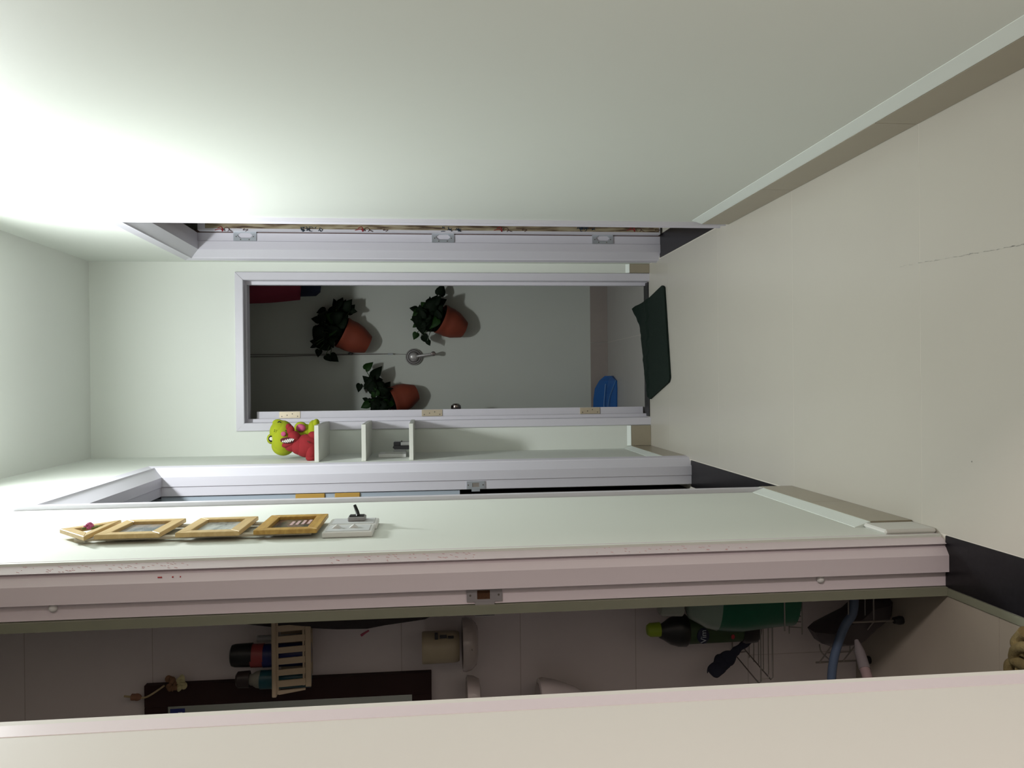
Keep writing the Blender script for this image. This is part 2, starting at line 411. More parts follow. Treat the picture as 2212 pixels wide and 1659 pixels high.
# ------------------------------------------------------------------ room behind door_2
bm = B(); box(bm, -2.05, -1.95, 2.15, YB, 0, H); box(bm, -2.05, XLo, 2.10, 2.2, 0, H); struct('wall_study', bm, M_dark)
cab = thing('wardrobe', (-0.75, 3.7, 0.0), 'pale blue tall cupboard seen as a sliver beyond the left doorway', 'cupboard')
bm = B(); box(bm, -1.2, -0.4725, 3.418, 4.0, 1.03, 2.45, 0.002); finish('body', bm, mat('pale_blue_laminate', (0.42, 0.48, 0.56), 0.4), cab)
bm = B(); box(bm, -0.60, -0.4632, 3.4115, 3.4175, 1.03, 2.27, 0.0005); finish('side_panel', bm, MATS['pale_blue_laminate'], cab)
for a, b in ((638, 702), (723, 778)):
    p = aty(a, 1073, 3.407); q = aty(b, 1073, 3.407)
    bm = B(); box(bm, -0.56, -0.4655, 3.4065, 3.412, q.z, p.z, 0.003); finish('wooden_handle', bm, mat('yellow_wood', (0.50, 0.30, 0.07), 0.5, var=0.1), cab)
bm = B(); box(bm, -1.19, -0.49, 3.47, 3.99, 0.0, 1.031); finish('void_block', bm, mat('near_black_void', (0.02, 0.012, 0.012), 0.6), cab)  # near-black block standing in for the unlit void under the cupboard
cab['label'] = 'pale blue cupboard over a dark block for the unlit void, a sliver seen past the left doorway'

# strike plates and hinge leaves --------------------------------------
def rect_ring(cx, cz, hx, hz, ix, iz, y, icx=0, icz=0):
    out = [(cx - hx, y, cz - hz), (cx + hx, y, cz - hz), (cx + hx, y, cz + hz), (cx - hx, y, cz + hz)]
    inn = [(cx + icx - ix, y, cz + icz - iz), (cx + icx + ix, y, cz + icz - iz), (cx + icx + ix, y, cz + icz + iz), (cx + icx - ix, y, cz + icz + iz)]
    return out, inn
yf = D2[1] + 0.0025
A = aty(1008, 1040, yf); Bq = aty(1047, 1055, yf)
bm = B(); o_, i_ = rect_ring((A.x + Bq.x) / 2, (A.z + Bq.z) / 2, abs(A.x - Bq.x) / 2 + .001, (A.z - Bq.z) / 2, 0.009, 0.015, yf)
ringprism(bm, o_, i_, (0, -0.002, 0)); box(bm, Bq.x - 0.012, Bq.x, yf - 0.002, yf, (A.z + Bq.z) / 2 - .018, (A.z + Bq.z) / 2 + .018)
sp = finish('strike_plate', bm, M_steel, d2)
cz = (A.z + Bq.z) / 2; cx = (A.x + Bq.x) / 2
bm = B(); box(bm, cx - 0.009, cx + 0.009, yf - 0.0006, yf + 0.0, cz - 0.015, cz + 0.015); finish('latch_hole', bm, mat('shaded_wood', (0.25, 0.22, 0.2), 0.8), sp)
bm = B()
for dz in (-0.032, 0.032): lathe(bm, (cx, yf - 0.002, cz + dz), (0, -1, 0), [(0.003, 0), (0.0024, 0.0008), (0, 0.0008)], 8)
finish('screw', bm, M_screw, sp)
# bathroom strike plate
yf = D3[1] + 0.0135
A = aty(1008, 1276, yf); Bq = aty(1085, 1306, yf)
z1, z0 = A.z, Bq.z; zc = (z0 + z1) / 2
xa, xb = XL - 0.080, XL - 0.107
bm = B(); o_, i_ = rect_ring((xa + xb) / 2, zc, (xa - xb) / 2, (z1 - z0) / 2, 0.0095, 0.0135, yf, 0.001, 0.002)
ringprism(bm, o_, i_, (0, -0.002, 0))
box(bm, XLo - 0.024, xb + 0.001, yf - 0.002, yf, zc - 0.021, zc + 0.020)
box(bm, XLo - 0.026, XLo - 0.022, yf - 0.002, yf + 0.008, zc - 0.021, zc + 0.020, 0.0008)
sp = finish('strike_plate', bm, mat('dull_zinc', (0.36, 0.34, 0.35), 0.4, metal=0.5), d3)
bm = B(); box(bm, (xa + xb) / 2 - 0.009, (xa + xb) / 2 + 0.011, yf - 0.0007, yf, zc - 0.012, zc + 0.016); finish('latch_hole', bm, mat('raw_brown_wood', (0.07, 0.03, 0.012), 0.9, var=0.4, scale=200), sp)
bm = B()
for dz in (-0.030, 0.030): lathe(bm, ((xa + xb) / 2, yf - 0.002, zc + dz), (0, -1, 0), [(0.0024, 0), (0.0018, 0.0006), (0, 0.0006)], 8)
finish('screw', bm, M_screw, sp)
for (px, py) in ((115, 1323), (1772, 1257)):
    p = aty(px, py, yf); bm = B(); lathe(bm, (XL - 0.087, yf, p.z), (0, -1, 0), [(0.0085, 0), (0.008, 0.003), (0.005, 0.006), (0, 0.007)], 16)
    finish('door_bumper', bm, M_white, d3, True)
# pink crayon marks on the bathroom frame
mk = B(); rnd = random.Random(3)
for (xa_, xb_, yb_, k_) in ((40, 420, 1233, 60), (690, 1040, 1208, 60), (1290, 1640, 1190, 34)):
    for q in range(k_):
        x_ = rnd.uniform(xa_, xb_); y_ = yb_ - 0.025 * (x_ - xa_) + rnd.uniform(-6, 3); Xs = XL + 0.0008
        p = atx(x_, y_, Xs)
        # lie on the chamfered moulding: measure depth along it
        t = rnd.uniform(0.25, 0.95)
        Yv = D3[1] + 0.042 - 0.034 * t; Xv = XL - 0.0165 * t
        dz = rnd.uniform(0.002, 0.007); z_ = aty(x_, y_, Yv).z
        tube(mk, [(Xv + 0.0003, Yv, z_), (Xv + 0.0003 - .0165 / .034 * -dz * .3, Yv + dz * .3, z_ + dz)], 0.0006, 3)
crayon = finish('crayon_marks', mk, mat('pink_crayon', (0.66, 0.30, 0.31), 0.8), d3); crayon['kind'] = 'stuff'
mk = B()
for (x_, y_, l_) in ((341, 1247, 9), (372, 1246, 3), (389, 1246, 2)):
    p = aty(x_, y_, D3[1] + 0.006); q = aty(x_ + l_, y_, D3[1] + 0.006)
    tube(mk, [(XL - 0.031, D3[1] + 0.0050, p.z), (XL - 0.031, D3[1] + 0.0050, q.z)], 0.0014, 4)
finish('red_mark', mk, mat('red_crayon', (0.5, 0.05, 0.06), 0.8), d3)

# end door leaf, opened onto the balcony --------------------------------
ang = math.radians(5.2)
def leafpt(u, v, z):   # u along the leaf away from hinge, v across its thickness
    hx, hy = -0.1775, 4.165
    return (hx + v * math.cos(ang) - u * math.sin(ang), hy + v * math.sin(ang) + u * math.cos(ang), z)
bm = B(); prism(bm, [leafpt(0, 0, 0.012), leafpt(0, 0.036, 0.012), leafpt(0.68, 0.036, 0.012), leafpt(0.68, 0, 0.012)], (0, 0, 2.028))
lf4 = finish('door_leaf', bm, M_trim, d4)
for i, (a, b) in enumerate(((603, 648.5), (911, 955.5), (1253, 1296))):
    z1 = aty(a, 890, 4.163).z; z0 = aty(b, 890, 4.163).z
    bm = B(); box(bm, -0.1765, -0.1425, 4.1615, 4.1665, z0, z1, 0.0006)
    for v in bm.verts: v.co.y += (v.co.x + 0.1775) * math.tan(ang)
    h = finish('hinge', bm, M_brass, d4)
    bm = B()
    for k in range(4):
        zz = z0 + (z1 - z0) * (k + 0.5) / 4; xx = -0.168 + 0.013 * ((k * 2) % 3) / 2
        lathe(bm, (xx, 4.1618 + (xx + .1775) * math.tan(ang), zz), (0, -1, 0), [(0.0035, 0), (0.0025, 0.001), (0, 0.001)], 8)
    finish('screw', bm, M_screw, h)
kp = Vector(leafpt(0.60, 0.036, aty(985, 884, 4.77).z)); kd = Vector((math.cos(ang), math.sin(ang), 0))
bm = B(); lathe(bm, kp, kd, [(0.030, 0), (0.030, 0.005), (0.012, 0.007), (0.011, 0.020), (0.024, 0.026), (0.031, 0.040), (0.029, 0.056), (0.018, 0.066), (0, 0.069)], 24)
finish('door_knob', bm, mat('polished_knob', (0.25, 0.22, 0.21), 0.18, metal=1.0, var=0), d4, True)

# ------------------------------------------------------------------ balcony
YW = 5.07
bm = B(); box(bm, -1.6, 2.2, YW, YW + 0.1, 0, H); bw = struct('wall_balcony', bm, M_bal)
bm = B(); box(bm, -1.7, -1.6, YB, YW + 0.1, 0, H); box(bm, 2.2, 2.3, YB, YW + 0.1, 0, H); struct('wall_balcony_side', bm, M_bal)
M_bsk = mat('balcony_skirting_tile', (0.30, 0.26, 0.24), 0.35, var=0.05)
for xa in (-1.55, -0.95, -0.35, 0.25, 0.85, 1.45):
    bm = B(); box(bm, xa + .001, xa + .599, YW - 0.012, YW - 0.0005, 0.0, 0.112); finish('skirting_tile', bm, M_bsk, bw)

M_terra = mat('terracotta', (0.21, 0.040, 0.019), 0.65, var=0.10, scale=14)
M_leaf = mat('dark_pothos_leaf', (0.004, 0.009, 0.0035), 0.7, spec=0.15, var=0.35, scale=25)
M_leaf2 = mat('bright_pothos_leaf', (0.011, 0.036, 0.006), 0.6, spec=0.2, var=0.25, scale=25)
M_stem = mat('plant_stem', (0.03, 0.06, 0.02), 0.5)
def leaf_mesh(name, m):
    bm = B()
    out = [(0, 0), (0.18, -0.10), (0.40, -0.02), (0.50, 0.20), (0.44, 0.46), (0.26, 0.74), (0.0, 1.08)]
    n = len(out); top = []
    mid = [bm.verts.new((0, y, -0.10 * (y - 0.4) ** 2)) for y in (0.0, 0.0, 0.06, 0.2, 0.46, 0.74, 1.08)]
    for s in (1, -1):
        vs = [bm.verts.new((s * x, y, 0.16 * x - 0.22 * (max(0, y - 0.3)) ** 2)) for x, y in out[1:-1]]
        row = [mid[0]] + vs + [mid[-1]]
        ms = [mid[0], mid[2], mid[3], mid[4], mid[5], mid[-1]]
        seq = [mid[0], vs[0], vs[1], vs[2], vs[3], vs[4], mid[6]]
        ctr = [mid[0], mid[2], mid[3], mid[4], mid[5], mid[6]]
        for a, b, c in ((seq[0], seq[1], ctr[1]), (seq[1], seq[2], ctr[1]), (seq[2], seq[3], ctr[2]), (seq[3], seq[4], ctr[3]), (seq[4], seq[5], ctr[4]), (seq[5], seq[6], ctr[4])):
            bm.faces.new((a, b, c) if s > 0 else (a, c, b))
        for a, b, c in ((seq[2], ctr[2], ctr[1]), (seq[3], ctr[3], ctr[2]), (seq[4], ctr[4], ctr[3])):
            bm.faces.new((a, b, c) if s > 0 else (a, c, b))
    bmesh.ops.delete(bm, geom=[mid[1]], context='VERTS')
    ret = bmesh.ops.solidify(bm, geom=list(bm.faces), thickness=0.012)
    bmesh.ops.recalc_face_normals(bm, faces=bm.faces)
    me = bpy.data.meshes.new(name); bm.to_mesh(me); bm.free(); me.materials.append(m)
    me.polygons.foreach_set('use_smooth', [True] * len(me.polygons)); return me
LM, LM2 = leaf_mesh('leaf', M_leaf), leaf_mesh('leaf_bright', M_leaf2)
def place_leaf(root, pos, size, direc, tiltn, bright=False):
    """direc: unit vector the leaf tip points to; tiltn: approximate face normal"""
    yv = Vector(direc).normalized(); zv = Vector(tiltn); zv = (zv - yv * zv.dot(yv)).normalized(); xv = yv.cross(zv)
    o = bpy.data.objects.new('leaf', LM2 if bright else LM); COL.objects.link(o); o.parent = root
    p = Vector(pos) - yv * size * 0.5 - OFF[root.name]
    R_ = Matrix((xv, yv, zv)).transposed() * size
    M4 = R_.to_4x4(); M4.translation = p
    o.matrix_local = M4; return o
def inside(p, poly):
    x, y = p; c = False
    for i in range(len(poly)):
        x1, y1 = poly[i]; x2, y2 = poly[i - 1]
        if (y1 > y) != (y2 > y) and x < (x2 - x1) * (y - y1) / (y2 - y1) + x1: c = not c
    return c
def plant(label, rimc, basec, rrim, rbase, poly, outl, nfill, seed, yrim=4.955, ybase=5.0, rad_y=None):
    rg = random.Random(seed)
    Yc = (yrim + ybase) / 2
    A = aty(rimc[0], rimc[1], Yc); Bq = aty(basec[0], basec[1], Yc)
    A.y = yrim; Bq.y = ybase
    root = thing('potted_pothos', Vector((Bq.x, Bq.y, Bq.z)), label, 'potted plant', 'terracotta pots of pothos hung on the balcony wall')
    ax = (Bq - A); ln = ax.length
    bm = B()
    lathe(bm, A, ax, [(rrim - 0.006, 0.03), (rrim - 0.004, 0.0), (rrim, 0.0), (rrim, 0.02), (rrim - 0.003, 0.024), (rrim * 0.985, ln * 0.35), (rrim * 0.9, ln * 0.62), (rbase + (rrim - rbase) * .3, ln * 0.86), (rbase, ln), (rbase - 0.01, ln), (rbase - 0.012, ln - 0.004), (0, ln - 0.004)], 28)
    pot = finish('pot', bm, M_terra, root, True)
    bm = B(); lathe(bm, A + ax.normalized() * 0.012, ax, [(0, 0), (rrim - 0.008, 0.0), (rrim - 0.012, 0.02), (0, 0.02)], 20); finish('soil', bm, mat('potting_soil', (0.03, 0.02, 0.015), 0.95, bump=0.5), root)
    bm = B(); axn = ax.normalized(); pc = A + axn * ln * .3
    box(bm, pc.x - 0.012, pc.x + 0.012, pc.y + rrim * 0.9, YW - 0.0005, pc.z - 0.02, pc.z + 0.02, 0.002); finish('wall_hook', bm, M_screw, root)
    src = A - axn * 0.0
    stems = B()
    def one(px, py, size, bright=False, direc=None, depth=None):
        d = depth if depth is not None else rg.uniform(4.86, 5.045)
        p = aty(px, py, d)
        v = Vector((p.x - src.x, 0, p.z - src.z)); v = v.normalized() if v.length > .01 else Vector((0, 0, 1))
        if direc is None:
            dd = (v + Vector((rg.uniform(-.8, .8), rg.uniform(-.4, .2), rg.uniform(-1.1, .3)))).normalized()
        else:
            q = aty(px + direc[0], py + direc[1], d); dd = (q - p).normalized()
        place_leaf(root, p, size, dd, (rg.uniform(-.5, .5), -1, rg.uniform(-.1, .9)), bright)
        return p, dd
    # outline leaves: (px, py, size, bright, direction in the picture)
    for (px, py, size, bright, dr) in outl: 
        p, dd = one(px, py, size, bright, dr, rg.uniform(4.92, 4.99))
        base = p - dd * size * 0.5
        mid_ = (base + src) / 2 + Vector((0, -0.02, 0.015))
        tube(stems, curve_pts([src + Vector((0, 0, 0.0)), mid_, base], 4), 0.0022, 5)
    xs = [p[0] for p in poly]; ys = [p[1] for p in poly]; k = 0; tries = 0
    while k < nfill and tries < 9000:
        tries += 1
        px = rg.uniform(min(xs), max(xs)); py = rg.uniform(min(ys), max(ys))
        if not inside((px, py), poly): continue
        p, dd = one(px, py, rg.uniform(0.052, 0.078), rg.random() < 0.12)
        if k % 2 == 0:
            base = p - dd * 0.028; tube(stems, [src, (src + base) / 2 + Vector((rg.uniform(-.01, .01), -0.01, 0.01)), base], 0.002, 4)
        k += 1
    finish('stems', stems, M_stem, root)
    return root
# insets keep leaf tips close to the outline of the photograph
plant('largest terracotta pot of trailing pothos, highest of three on the balcony wall',
      (739, 718), (794, 744), 0.098, 0.058,
      [(722, 655), (757, 658), (760, 672), (746, 688), (720, 745), (700, 758), (685, 745), (682, 715), (690, 685), (708, 672)],
      [(724, 655, .055, False, (-6, -14)), (752, 657, .07, False, (10, -14)), (764, 672, .04, False, (14, 2)), (694, 673, .055, False, (-14, 4)), (676, 738, .035, False, (-10, -2)), (677, 748, .04, False, (-10, 4)),
       (722, 774, .060, False, (20, 16)), (709, 774, .045, False, (10, 12)), (688, 763, .045, False, (-2, 14)), (682, 690, .05, False, (-14, -2)), (736, 651, .05, False, (8, -16))], 75, 11)
plant('terracotta pot of pothos on the balcony wall, right of the crank',
      (951, 689), (1002, 711.5), 0.094, 0.054,
      [(905, 668), (928, 655), (945, 645), (955, 652), (948, 680), (940, 705), (928, 712), (912, 712), (900, 695), (897, 680)],
      [(953, 626, .07, False, (8, -20)), (897, 726, .045, True, (-6, 14)), (921, 733, .062, False, (14, 20)), (926, 741, .035, False, (8, 16)), (893, 667, .045, False, (-14, -3)), (895, 690, .045, True, (-12, 0)), (896, 704, .03, True, (-8, 6)), (940, 645, .05, False, (8, -12)), (914, 661, .045, False, (-8, -10)), (936, 704, .06, True, (2, 14)), (899, 676, .055, True, (-10, 8))], 62, 22)
plant('pothos pot left of the crank, tilted the opposite way to the others',
      (846, 867), (899, 848), 0.090, 0.050,
      [(796, 822), (820, 828), (836, 836), (840, 860), (838, 880), (806, 882), (800, 868), (815, 855), (800, 838)],
      [(797, 790.5, .062, True, (14, -14)), (815, 804, .085, False, (14, -20)), (776, 838, .05, False, (-4, 16)), (791, 819, .055, False, (-12, -10)), (789, 876, .055, True, (-8, 4)), (838, 831, .045, False, (8, -10)), (818, 820, .05, False, (16, 2)), (788, 862, .03, False, (-12, -4)), (796, 834, .06, False, (-10, 6))], 44, 33)
# printed marks on the highest pot
# crank winder -----------------------------------------------------------
cc = aty(894, 771, 5.05); root = thing('clothesline_winder', (cc.x, YW, cc.z), 'round silver hand crank with cables for a lifting clothes rack', 'winder')
rr = 0.051
bm = B(); lathe(bm, (cc.x, YW, cc.z), (0, -1, 0), [(rr, 0), (rr + .001, 0.018), (rr - 0.004, 0.024), (rr - 0.005, 0.020), (rr - .007, 0.020), (rr - 0.009, 0.030), (rr - 0.015, 0.034), (rr - 0.016, 0.030), (rr - .018, 0.030), (rr - 0.020, 0.040), (rr - 0.024, 0.043), (0, 0.043)], 40)
hs = finish('housing', bm, M_chrome, root, True)
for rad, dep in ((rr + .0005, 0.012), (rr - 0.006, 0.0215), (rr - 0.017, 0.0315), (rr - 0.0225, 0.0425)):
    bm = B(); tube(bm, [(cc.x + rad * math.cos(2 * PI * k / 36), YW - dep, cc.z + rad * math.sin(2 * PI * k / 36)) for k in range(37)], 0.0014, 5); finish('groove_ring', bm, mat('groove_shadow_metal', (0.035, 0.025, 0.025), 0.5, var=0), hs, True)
bm = B(); lathe(bm, (cc.x + 0.001, YW - 0.043, cc.z + 0.003), (0, -1, 0), [(0.026, 0), (0.025, 0.012), (0.020, 0.017), (0.010, 0.020), (0, 0.021)], 32); hub = finish('hub', bm, M_chrome, root, True)
bm = B()
for k in range(3):
    tube(bm, [(cc.x + 0.001 + 0.012 * math.cos(a) - .003, YW - 0.0605, cc.z + 0.003 + (k - 1) * 0.007 + 0.004 * math.sin(a * 2)) for a in [PI * t / 8 for t in range(9)]], 0.0012, 6)
finish('embossed_mark', bm, M_chrome, hub, True)
bl = aty(936, 764, 4.99)
bm = B(); tube(bm, [(cc.x + .002, YW - 0.052, cc.z - 0.02), (cc.x + .005, YW - 0.062, cc.z - 0.035), (bl.x, YW - 0.062, bl.z)], 0.0085, 10, 0.85); finish('crank_arm', bm, M_chrome, root, True)
bm = B(); lathe(bm, (bl.x, YW - 0.055, bl.z), (0, -1, 0), [(0.010, 0), (0.009, 0.012), (0.013, 0.020), (0.0155, 0.032), (0.0125, 0.044), (0, 0.047)], 20); finish('crank_knob', bm, mat('dark_chrome', (0.16, 0.14, 0.14), 0.25, metal=0.8, var=0), root, True)
M_cable = mat('steel_cable', (0.19, 0.17, 0.16), 0.5, metal=0.3)
w0 = aty(878, 765.5, 5.05); w1 = aty(838, 764.5, 5.05); w2 = aty(752, 765, 5.05); t1_ = aty(540, 765.5, 5.05); t2_ = aty(540, 771.5, 5.05)
bm = B(); tube(bm, [w0, w1], 0.0015, 6); finish('lower_cable', bm, M_cable, root)
bm = B(); tube(bm, [w1, w2, (t1_.x, 5.05, 2.78)], 0.0022, 6); finish('cable', bm, M_cable, root)
bm = B(); tube(bm, [w1, w2 + Vector((-0.004, 0, 0)), (t2_.x - 0.006, 5.05, 2.78)], 0.0022, 6); finish('cable', bm, M_cable, root)
bm = B(); a_ = aty(849, 765, 5.05); tube(bm, [w1 + Vector((0, 0, .0)), a_], 0.005, 8); finish('cable_clamp', bm, M_steel, root)
a_ = aty(757, 764, 5.05); bm = B(); box(bm, a_.x - 0.008, a_.x + 0.008, 5.045, YW, a_.z - 0.012, a_.z + 0.012, 0.002); finish('cable_guide', bm, M_dkplastic, root)

# garments ---------------------------------------------------------------
def cloth(bm, outline, y, amp=0.012, th=0.004, nx=22, nz=26, fr=40):
    xs = [p[0] for p in outline]; zs = [p[1] for p in outline]; x0, x1, z0, z1 = min(xs), max(xs), min(zs), max(zs)
    def span(z):
        hit = []
        for i in range(len(outline)):
            (xa, za), (xb, zb) = outline[i], outline[i - 1]
            if (za > z) != (zb > z): hit.append(xa + (xb - xa) * (z - za) / (zb - za))
        return (min(hit), max(hit)) if len(hit) > 1 else None
    front, back = [], []
    for j in range(nz + 1):
        z = z0 + (z1 - z0) * (0.002 + 0.996 * j / nz); s = span(z)
        rowf, rowb = [], []
        for i in range(nx + 1):
            x = s[0] + (s[1] - s[0]) * i / nx
            yy = y + amp * math.sin(x * fr + z * 6) + amp * 0.5 * math.sin(z * 17 + x * 9)
            rowf.append(bm.verts.new((x, yy, z))); rowb.append(bm.verts.new((x, yy + th, z)))
        front.append(rowf); back.append(rowb)
    for j in range(nz):
        for i in range(nx):
            bm.faces.new((front[j][i], front[j][i + 1], front[j + 1][i + 1], front[j + 1][i]))
            bm.faces.new((back[j][i], back[j + 1][i], back[j + 1][i + 1], back[j][i + 1]))
        for i in (0, nx):
            bm.faces.new((front[j][i], front[j + 1][i], back[j + 1][i], back[j][i]))
    for j in (0, nz):
        for i in range(nx): bm.faces.new((front[j][i], back[j][i], back[j][i + 1], front[j][i + 1]))
rk = thing('drying_rack', (0.7, 4.73, 2.45), 'lifting clothes drying rail hung under the balcony ceiling', 'drying rack')
bm = B(); tube(bm, [(0.46, 4.72, 2.45), (2.1, 4.72, 2.45)], 0.012, 12); finish('rail', bm, M_steel, rk, True)
bm = B(); tube(bm, [(0.46, 4.86, 2.45), (2.1, 4.86, 2.45)], 0.012, 12); finish('rail', bm, M_steel, rk, True)
for x_ in (0.60, 1.95):
    bm = B(); box(bm, x_ - 0.01, x_ + 0.01, 4.71, 4.87, 2.458, 2.47); tube(bm, [(x_, 4.79, 2.465), (x_, 4.79, H)], 0.002, 6); finish('hanger_bracket', bm, M_steel, rk)
bm = B(); cloth(bm, [(0.470, 2.43), (0.468, 2.20), (0.472, 2.10), (0.476, 2.04), (0.489, 1.90), (0.545, 1.897), (0.62, 1.885), (0.80, 1.88), (0.82, 2.43)], 4.71)
cloth(bm, [(0.50, 2.43), (0.49, 1.93), (0.80, 1.92), (0.80, 2.43)], 4.735)
solo('hanging_shirt', bm, mat('maroon_cotton', (0.22, 0.028, 0.05), 0.9, var=0.12, bump=0.3), 'maroon red garment hanging on the balcony, cut off by the door head', 'clothes', (0.64, 4.72, 1.88), True)
bm = B(); cloth(bm, [(0.53, 2.44), (0.525, 1.92), (0.528, 1.815), (0.60, 1.79), (0.84, 1.78), (0.86, 2.45)], 4.85)
solo('hanging_trousers', bm, mat('navy_cotton', (0.018, 0.022, 0.045), 0.9, var=0.12, bump=0.3), 'dark navy garment hanging behind and below the maroon one', 'clothes', (0.68, 4.85, 1.78), True)

# blue dustpan --------------------------------------------------------------
root = thing('dustpan', (-0.12, 4.86, 0.0), 'bright blue plastic dustpan on the balcony floor by the wall', 'dustpan')
M_blue = mat('blue_plastic', (0.008, 0.08, 0.28), 0.4, var=0.06)
bm = B()
# curved scoop: cross-sections along x
secs = [(0.030, 4.90, 0.010, 4.95, 0.045), (0.0, 4.80, 0.004, 4.98, 0.075), (-0.05, 4.795, 0.002, 5.00, 0.100), (-0.12, 4.80, 0.002, 5.01, 0.108), (-0.20, 4.80, 0.002, 5.01, 0.110), (-0.30, 4.81, 0.002, 5.01, 0.108)]
rows = []
for x_, ya, za, yb_, zb in secs:
    ym = ya + (yb_ - ya) * 0.55; zm = za + (zb - za) * 0.42
    top = [(x_, ya, za + 0.006), (x_, ym, zm), (x_, yb_, zb)]; bot = [(x_, yb_, 0.004), (x_, ym, 0.002), (x_, ya, 0.001)]
    rows.append([bm.verts.new(p) for p in top + bot])
for a, b in zip(rows[:-1], rows[1:]):
    for k in range(6): bm.faces.new((a[k], a[(k + 1) % 6], b[(k + 1) % 6], b[k]))
bm.faces.new(rows[0]); bm.faces.new(rows[-1])
pan = finish('pan', bm, M_blue, root)
bm = B()
tube(bm, curve_pts([(-0.29, 4.905, 0.062), (-0.15, 4.905, 0.062), (-0.02, 4.90, 0.052)], 4), 0.0022, 5)
tube(bm, curve_pts([(-0.29, 4.892, 0.052), (-0.12, 4.86, 0.040), (-0.04, 4.82, 0.020), (0.0, 4.80, 0.010)], 4), 0.0022, 5)
finish('pale_rib', bm, mat('pale_blue_rib', (0.09, 0.20, 0.36), 0.4), pan, True)
bm = B(); tube(bm, [(-0.28, 4.99, 0.10), (-0.45, 4.99, 0.12)], 0.014, 10); finish('handle', bm, M_blue, root, True)

# green mat -----------------------------------------------------------------
bm = B(); rg = random.Random(5)
c00 = Vector((0.472, 3.775, 0)); c10 = Vector((0.400, 4.235, 0)); c01 = Vector((-0.005, 3.690, 0)); c11 = Vector((-0.105, 4.06, 0))
n, m_ = 16, 26; g = []
for j in range(m_ + 1):
    row = []
    for i in range(n + 1):
        s, t = i / n, j / m_
        # rounded corners
        p = c00 * (1 - s) * (1 - t) + c10 * s * (1 - t) + c01 * (1 - s) * t + c11 * s * t
        k = 0.0
        z = 0.0105 + (0.007 if p.y > YB - 0.01 else 0) 
        if t < 0.2 and s > 0.7: z += 0.035 * (1 - t / 0.2) * ((s - 0.7) / 0.3) ** 2
        if s > 0.96: z += rg.uniform(-0.001, 0.002); p = p + Vector((0, rg.uniform(-.006, .004), 0))
        if (t < 0.03 or t > 0.97) and (s < 0.05 or s > 0.96): p = p * 0.96 + (c00 + c11) * 0.5 * 0.04
        row.append((p.x, p.y, z))
    g.append(row)
T = [[bm.verts.new(q) for q in row] for row in g]; D = [[bm.verts.new((q[0], q[1], max(0.001, q[2] - 0.009))) for q in row] for row in g]
for j in range(m_):
    for i in range(n):
        bm.faces.new((T[j][i], T[j][i + 1], T[j + 1][i + 1], T[j + 1][i])); bm.faces.new((D[j][i], D[j + 1][i], D[j + 1][i + 1], D[j][i + 1]))
for j in range(m_):
    for i in (0, n): bm.faces.new((T[j][i], T[j + 1][i], D[j + 1][i], D[j][i]))
for i in range(n):
    for j in (0, m_): bm.faces.new((T[j][i], D[j][i], D[j][i + 1], T[j][i + 1]))
solo('door_mat', bm, mat('dark_green_felt', (0.002, 0.011, 0.0065), 0.95, var=0.25, scale=120, bump=0.8, bscale=200), 'dark green felt mat lying across the end doorway threshold', 'mat', (0.19, 3.93, 0), False)

# ------------------------------------------------------------------ ceiling lamp (just outside the frame)
lm = thing('ceiling_lamp', (LAMP[0], LAMP[1], H), 'round white ceiling lamp above the corridor', 'lamp')
bm = B(); lathe(bm, (LAMP[0], LAMP[1], H), (0, 0, -1), [(0.05, 0), (0.115, 0.004), (0.115, 0.068), (0.108, 0.068), (0.108, 0.060), (0, 0.060)], 40); finish('housing', bm, M_white, lm, True)
lr = thing('ceiling_lamp', (2.14, -1.13, H), 'round warm ceiling lamp in the living room behind the camera', 'lamp')
bm = B(); lathe(bm, (2.14, -1.13, H), (0, 0, -1), [(0.05, 0), (0.05, 0.01), (0.008, 0.02), (0.008, 0.27), (0.06, 0.28), (0.24, 0.34), (0.24, 0.355), (0, 0.355)], 40); finish('housing', bm, M_white, lr, True)

# ------------------------------------------------------------------ floating shelves
M_shelf = mat('white_shelf_laminate', (0.68, 0.68, 0.63), 0.4, var=0.01)
SH = []
for i, (a, b, lab) in enumerate(((679, 688.5, 'top white floating shelf in the corner, carrying the plush toys'), (781, 790.5, 'middle white floating shelf in the corner'), (884, 893, 'lowest white floating shelf in the corner, carrying a black case'))):
    z1 = aty(a, 958, 3.66).z; z0 = aty(b, 958, 3.66).z; SH.append(z1)
    bm = B(); box(bm, XL + 0.0005, -0.190 + 0.001 * i, 3.66, 4.057, z0, z1, 0.0012)
    solo('wall_shelf', bm, M_shelf, lab, 'shelf', (-0.27, 3.86, z0), group='floating shelves in the corner')
# ------------------------------------------------------------------ plush toys on the top shelf
M_lime = mat('lime_plush', (0.35, 0.40, 0.013), 0.9, var=0.06, scale=20, bump=0.3, bscale=300)
M_rplush = mat('red_plush', (0.28, 0.016, 0.022), 0.9, var=0.06, scale=20, bump=0.3, bscale=300)
M_pink = mat('pink_felt', (0.55, 0.10, 0.22), 0.9); M_blk = mat('black_thread', (0.008, 0.008, 0.008), 0.8, var=0); M_wht = mat('white_felt', (0.75, 0.72, 0.68), 0.9)
S1 = SH[0]
YT = 3.83; SCL = YT / CAM_F
g_ = thing('plush_toy', (-0.26, YT, S1), 'lime green plush creature with a big head and pink cheeks, on the top shelf', 'plush toy')
def tp(px, py, Yv=YT): return aty(px, py, Yv)
def px(n_): return n_ * SCL
hc = tp(612, 946)
bm = B()
blob(bm, hc, (px(37), px(30), px(25)), (0, 0, 0), 28, 18)
blob(bm, tp(606, 932), (px(24), px(26), px(22)), (0, 0.15, 0), 24, 16)
blob(bm, tp(586, 948, YT - .012), (px(11), px(10), px(9)))
blob(bm, tp(600, 913.5, YT), (px(8), px(9), px(11)))
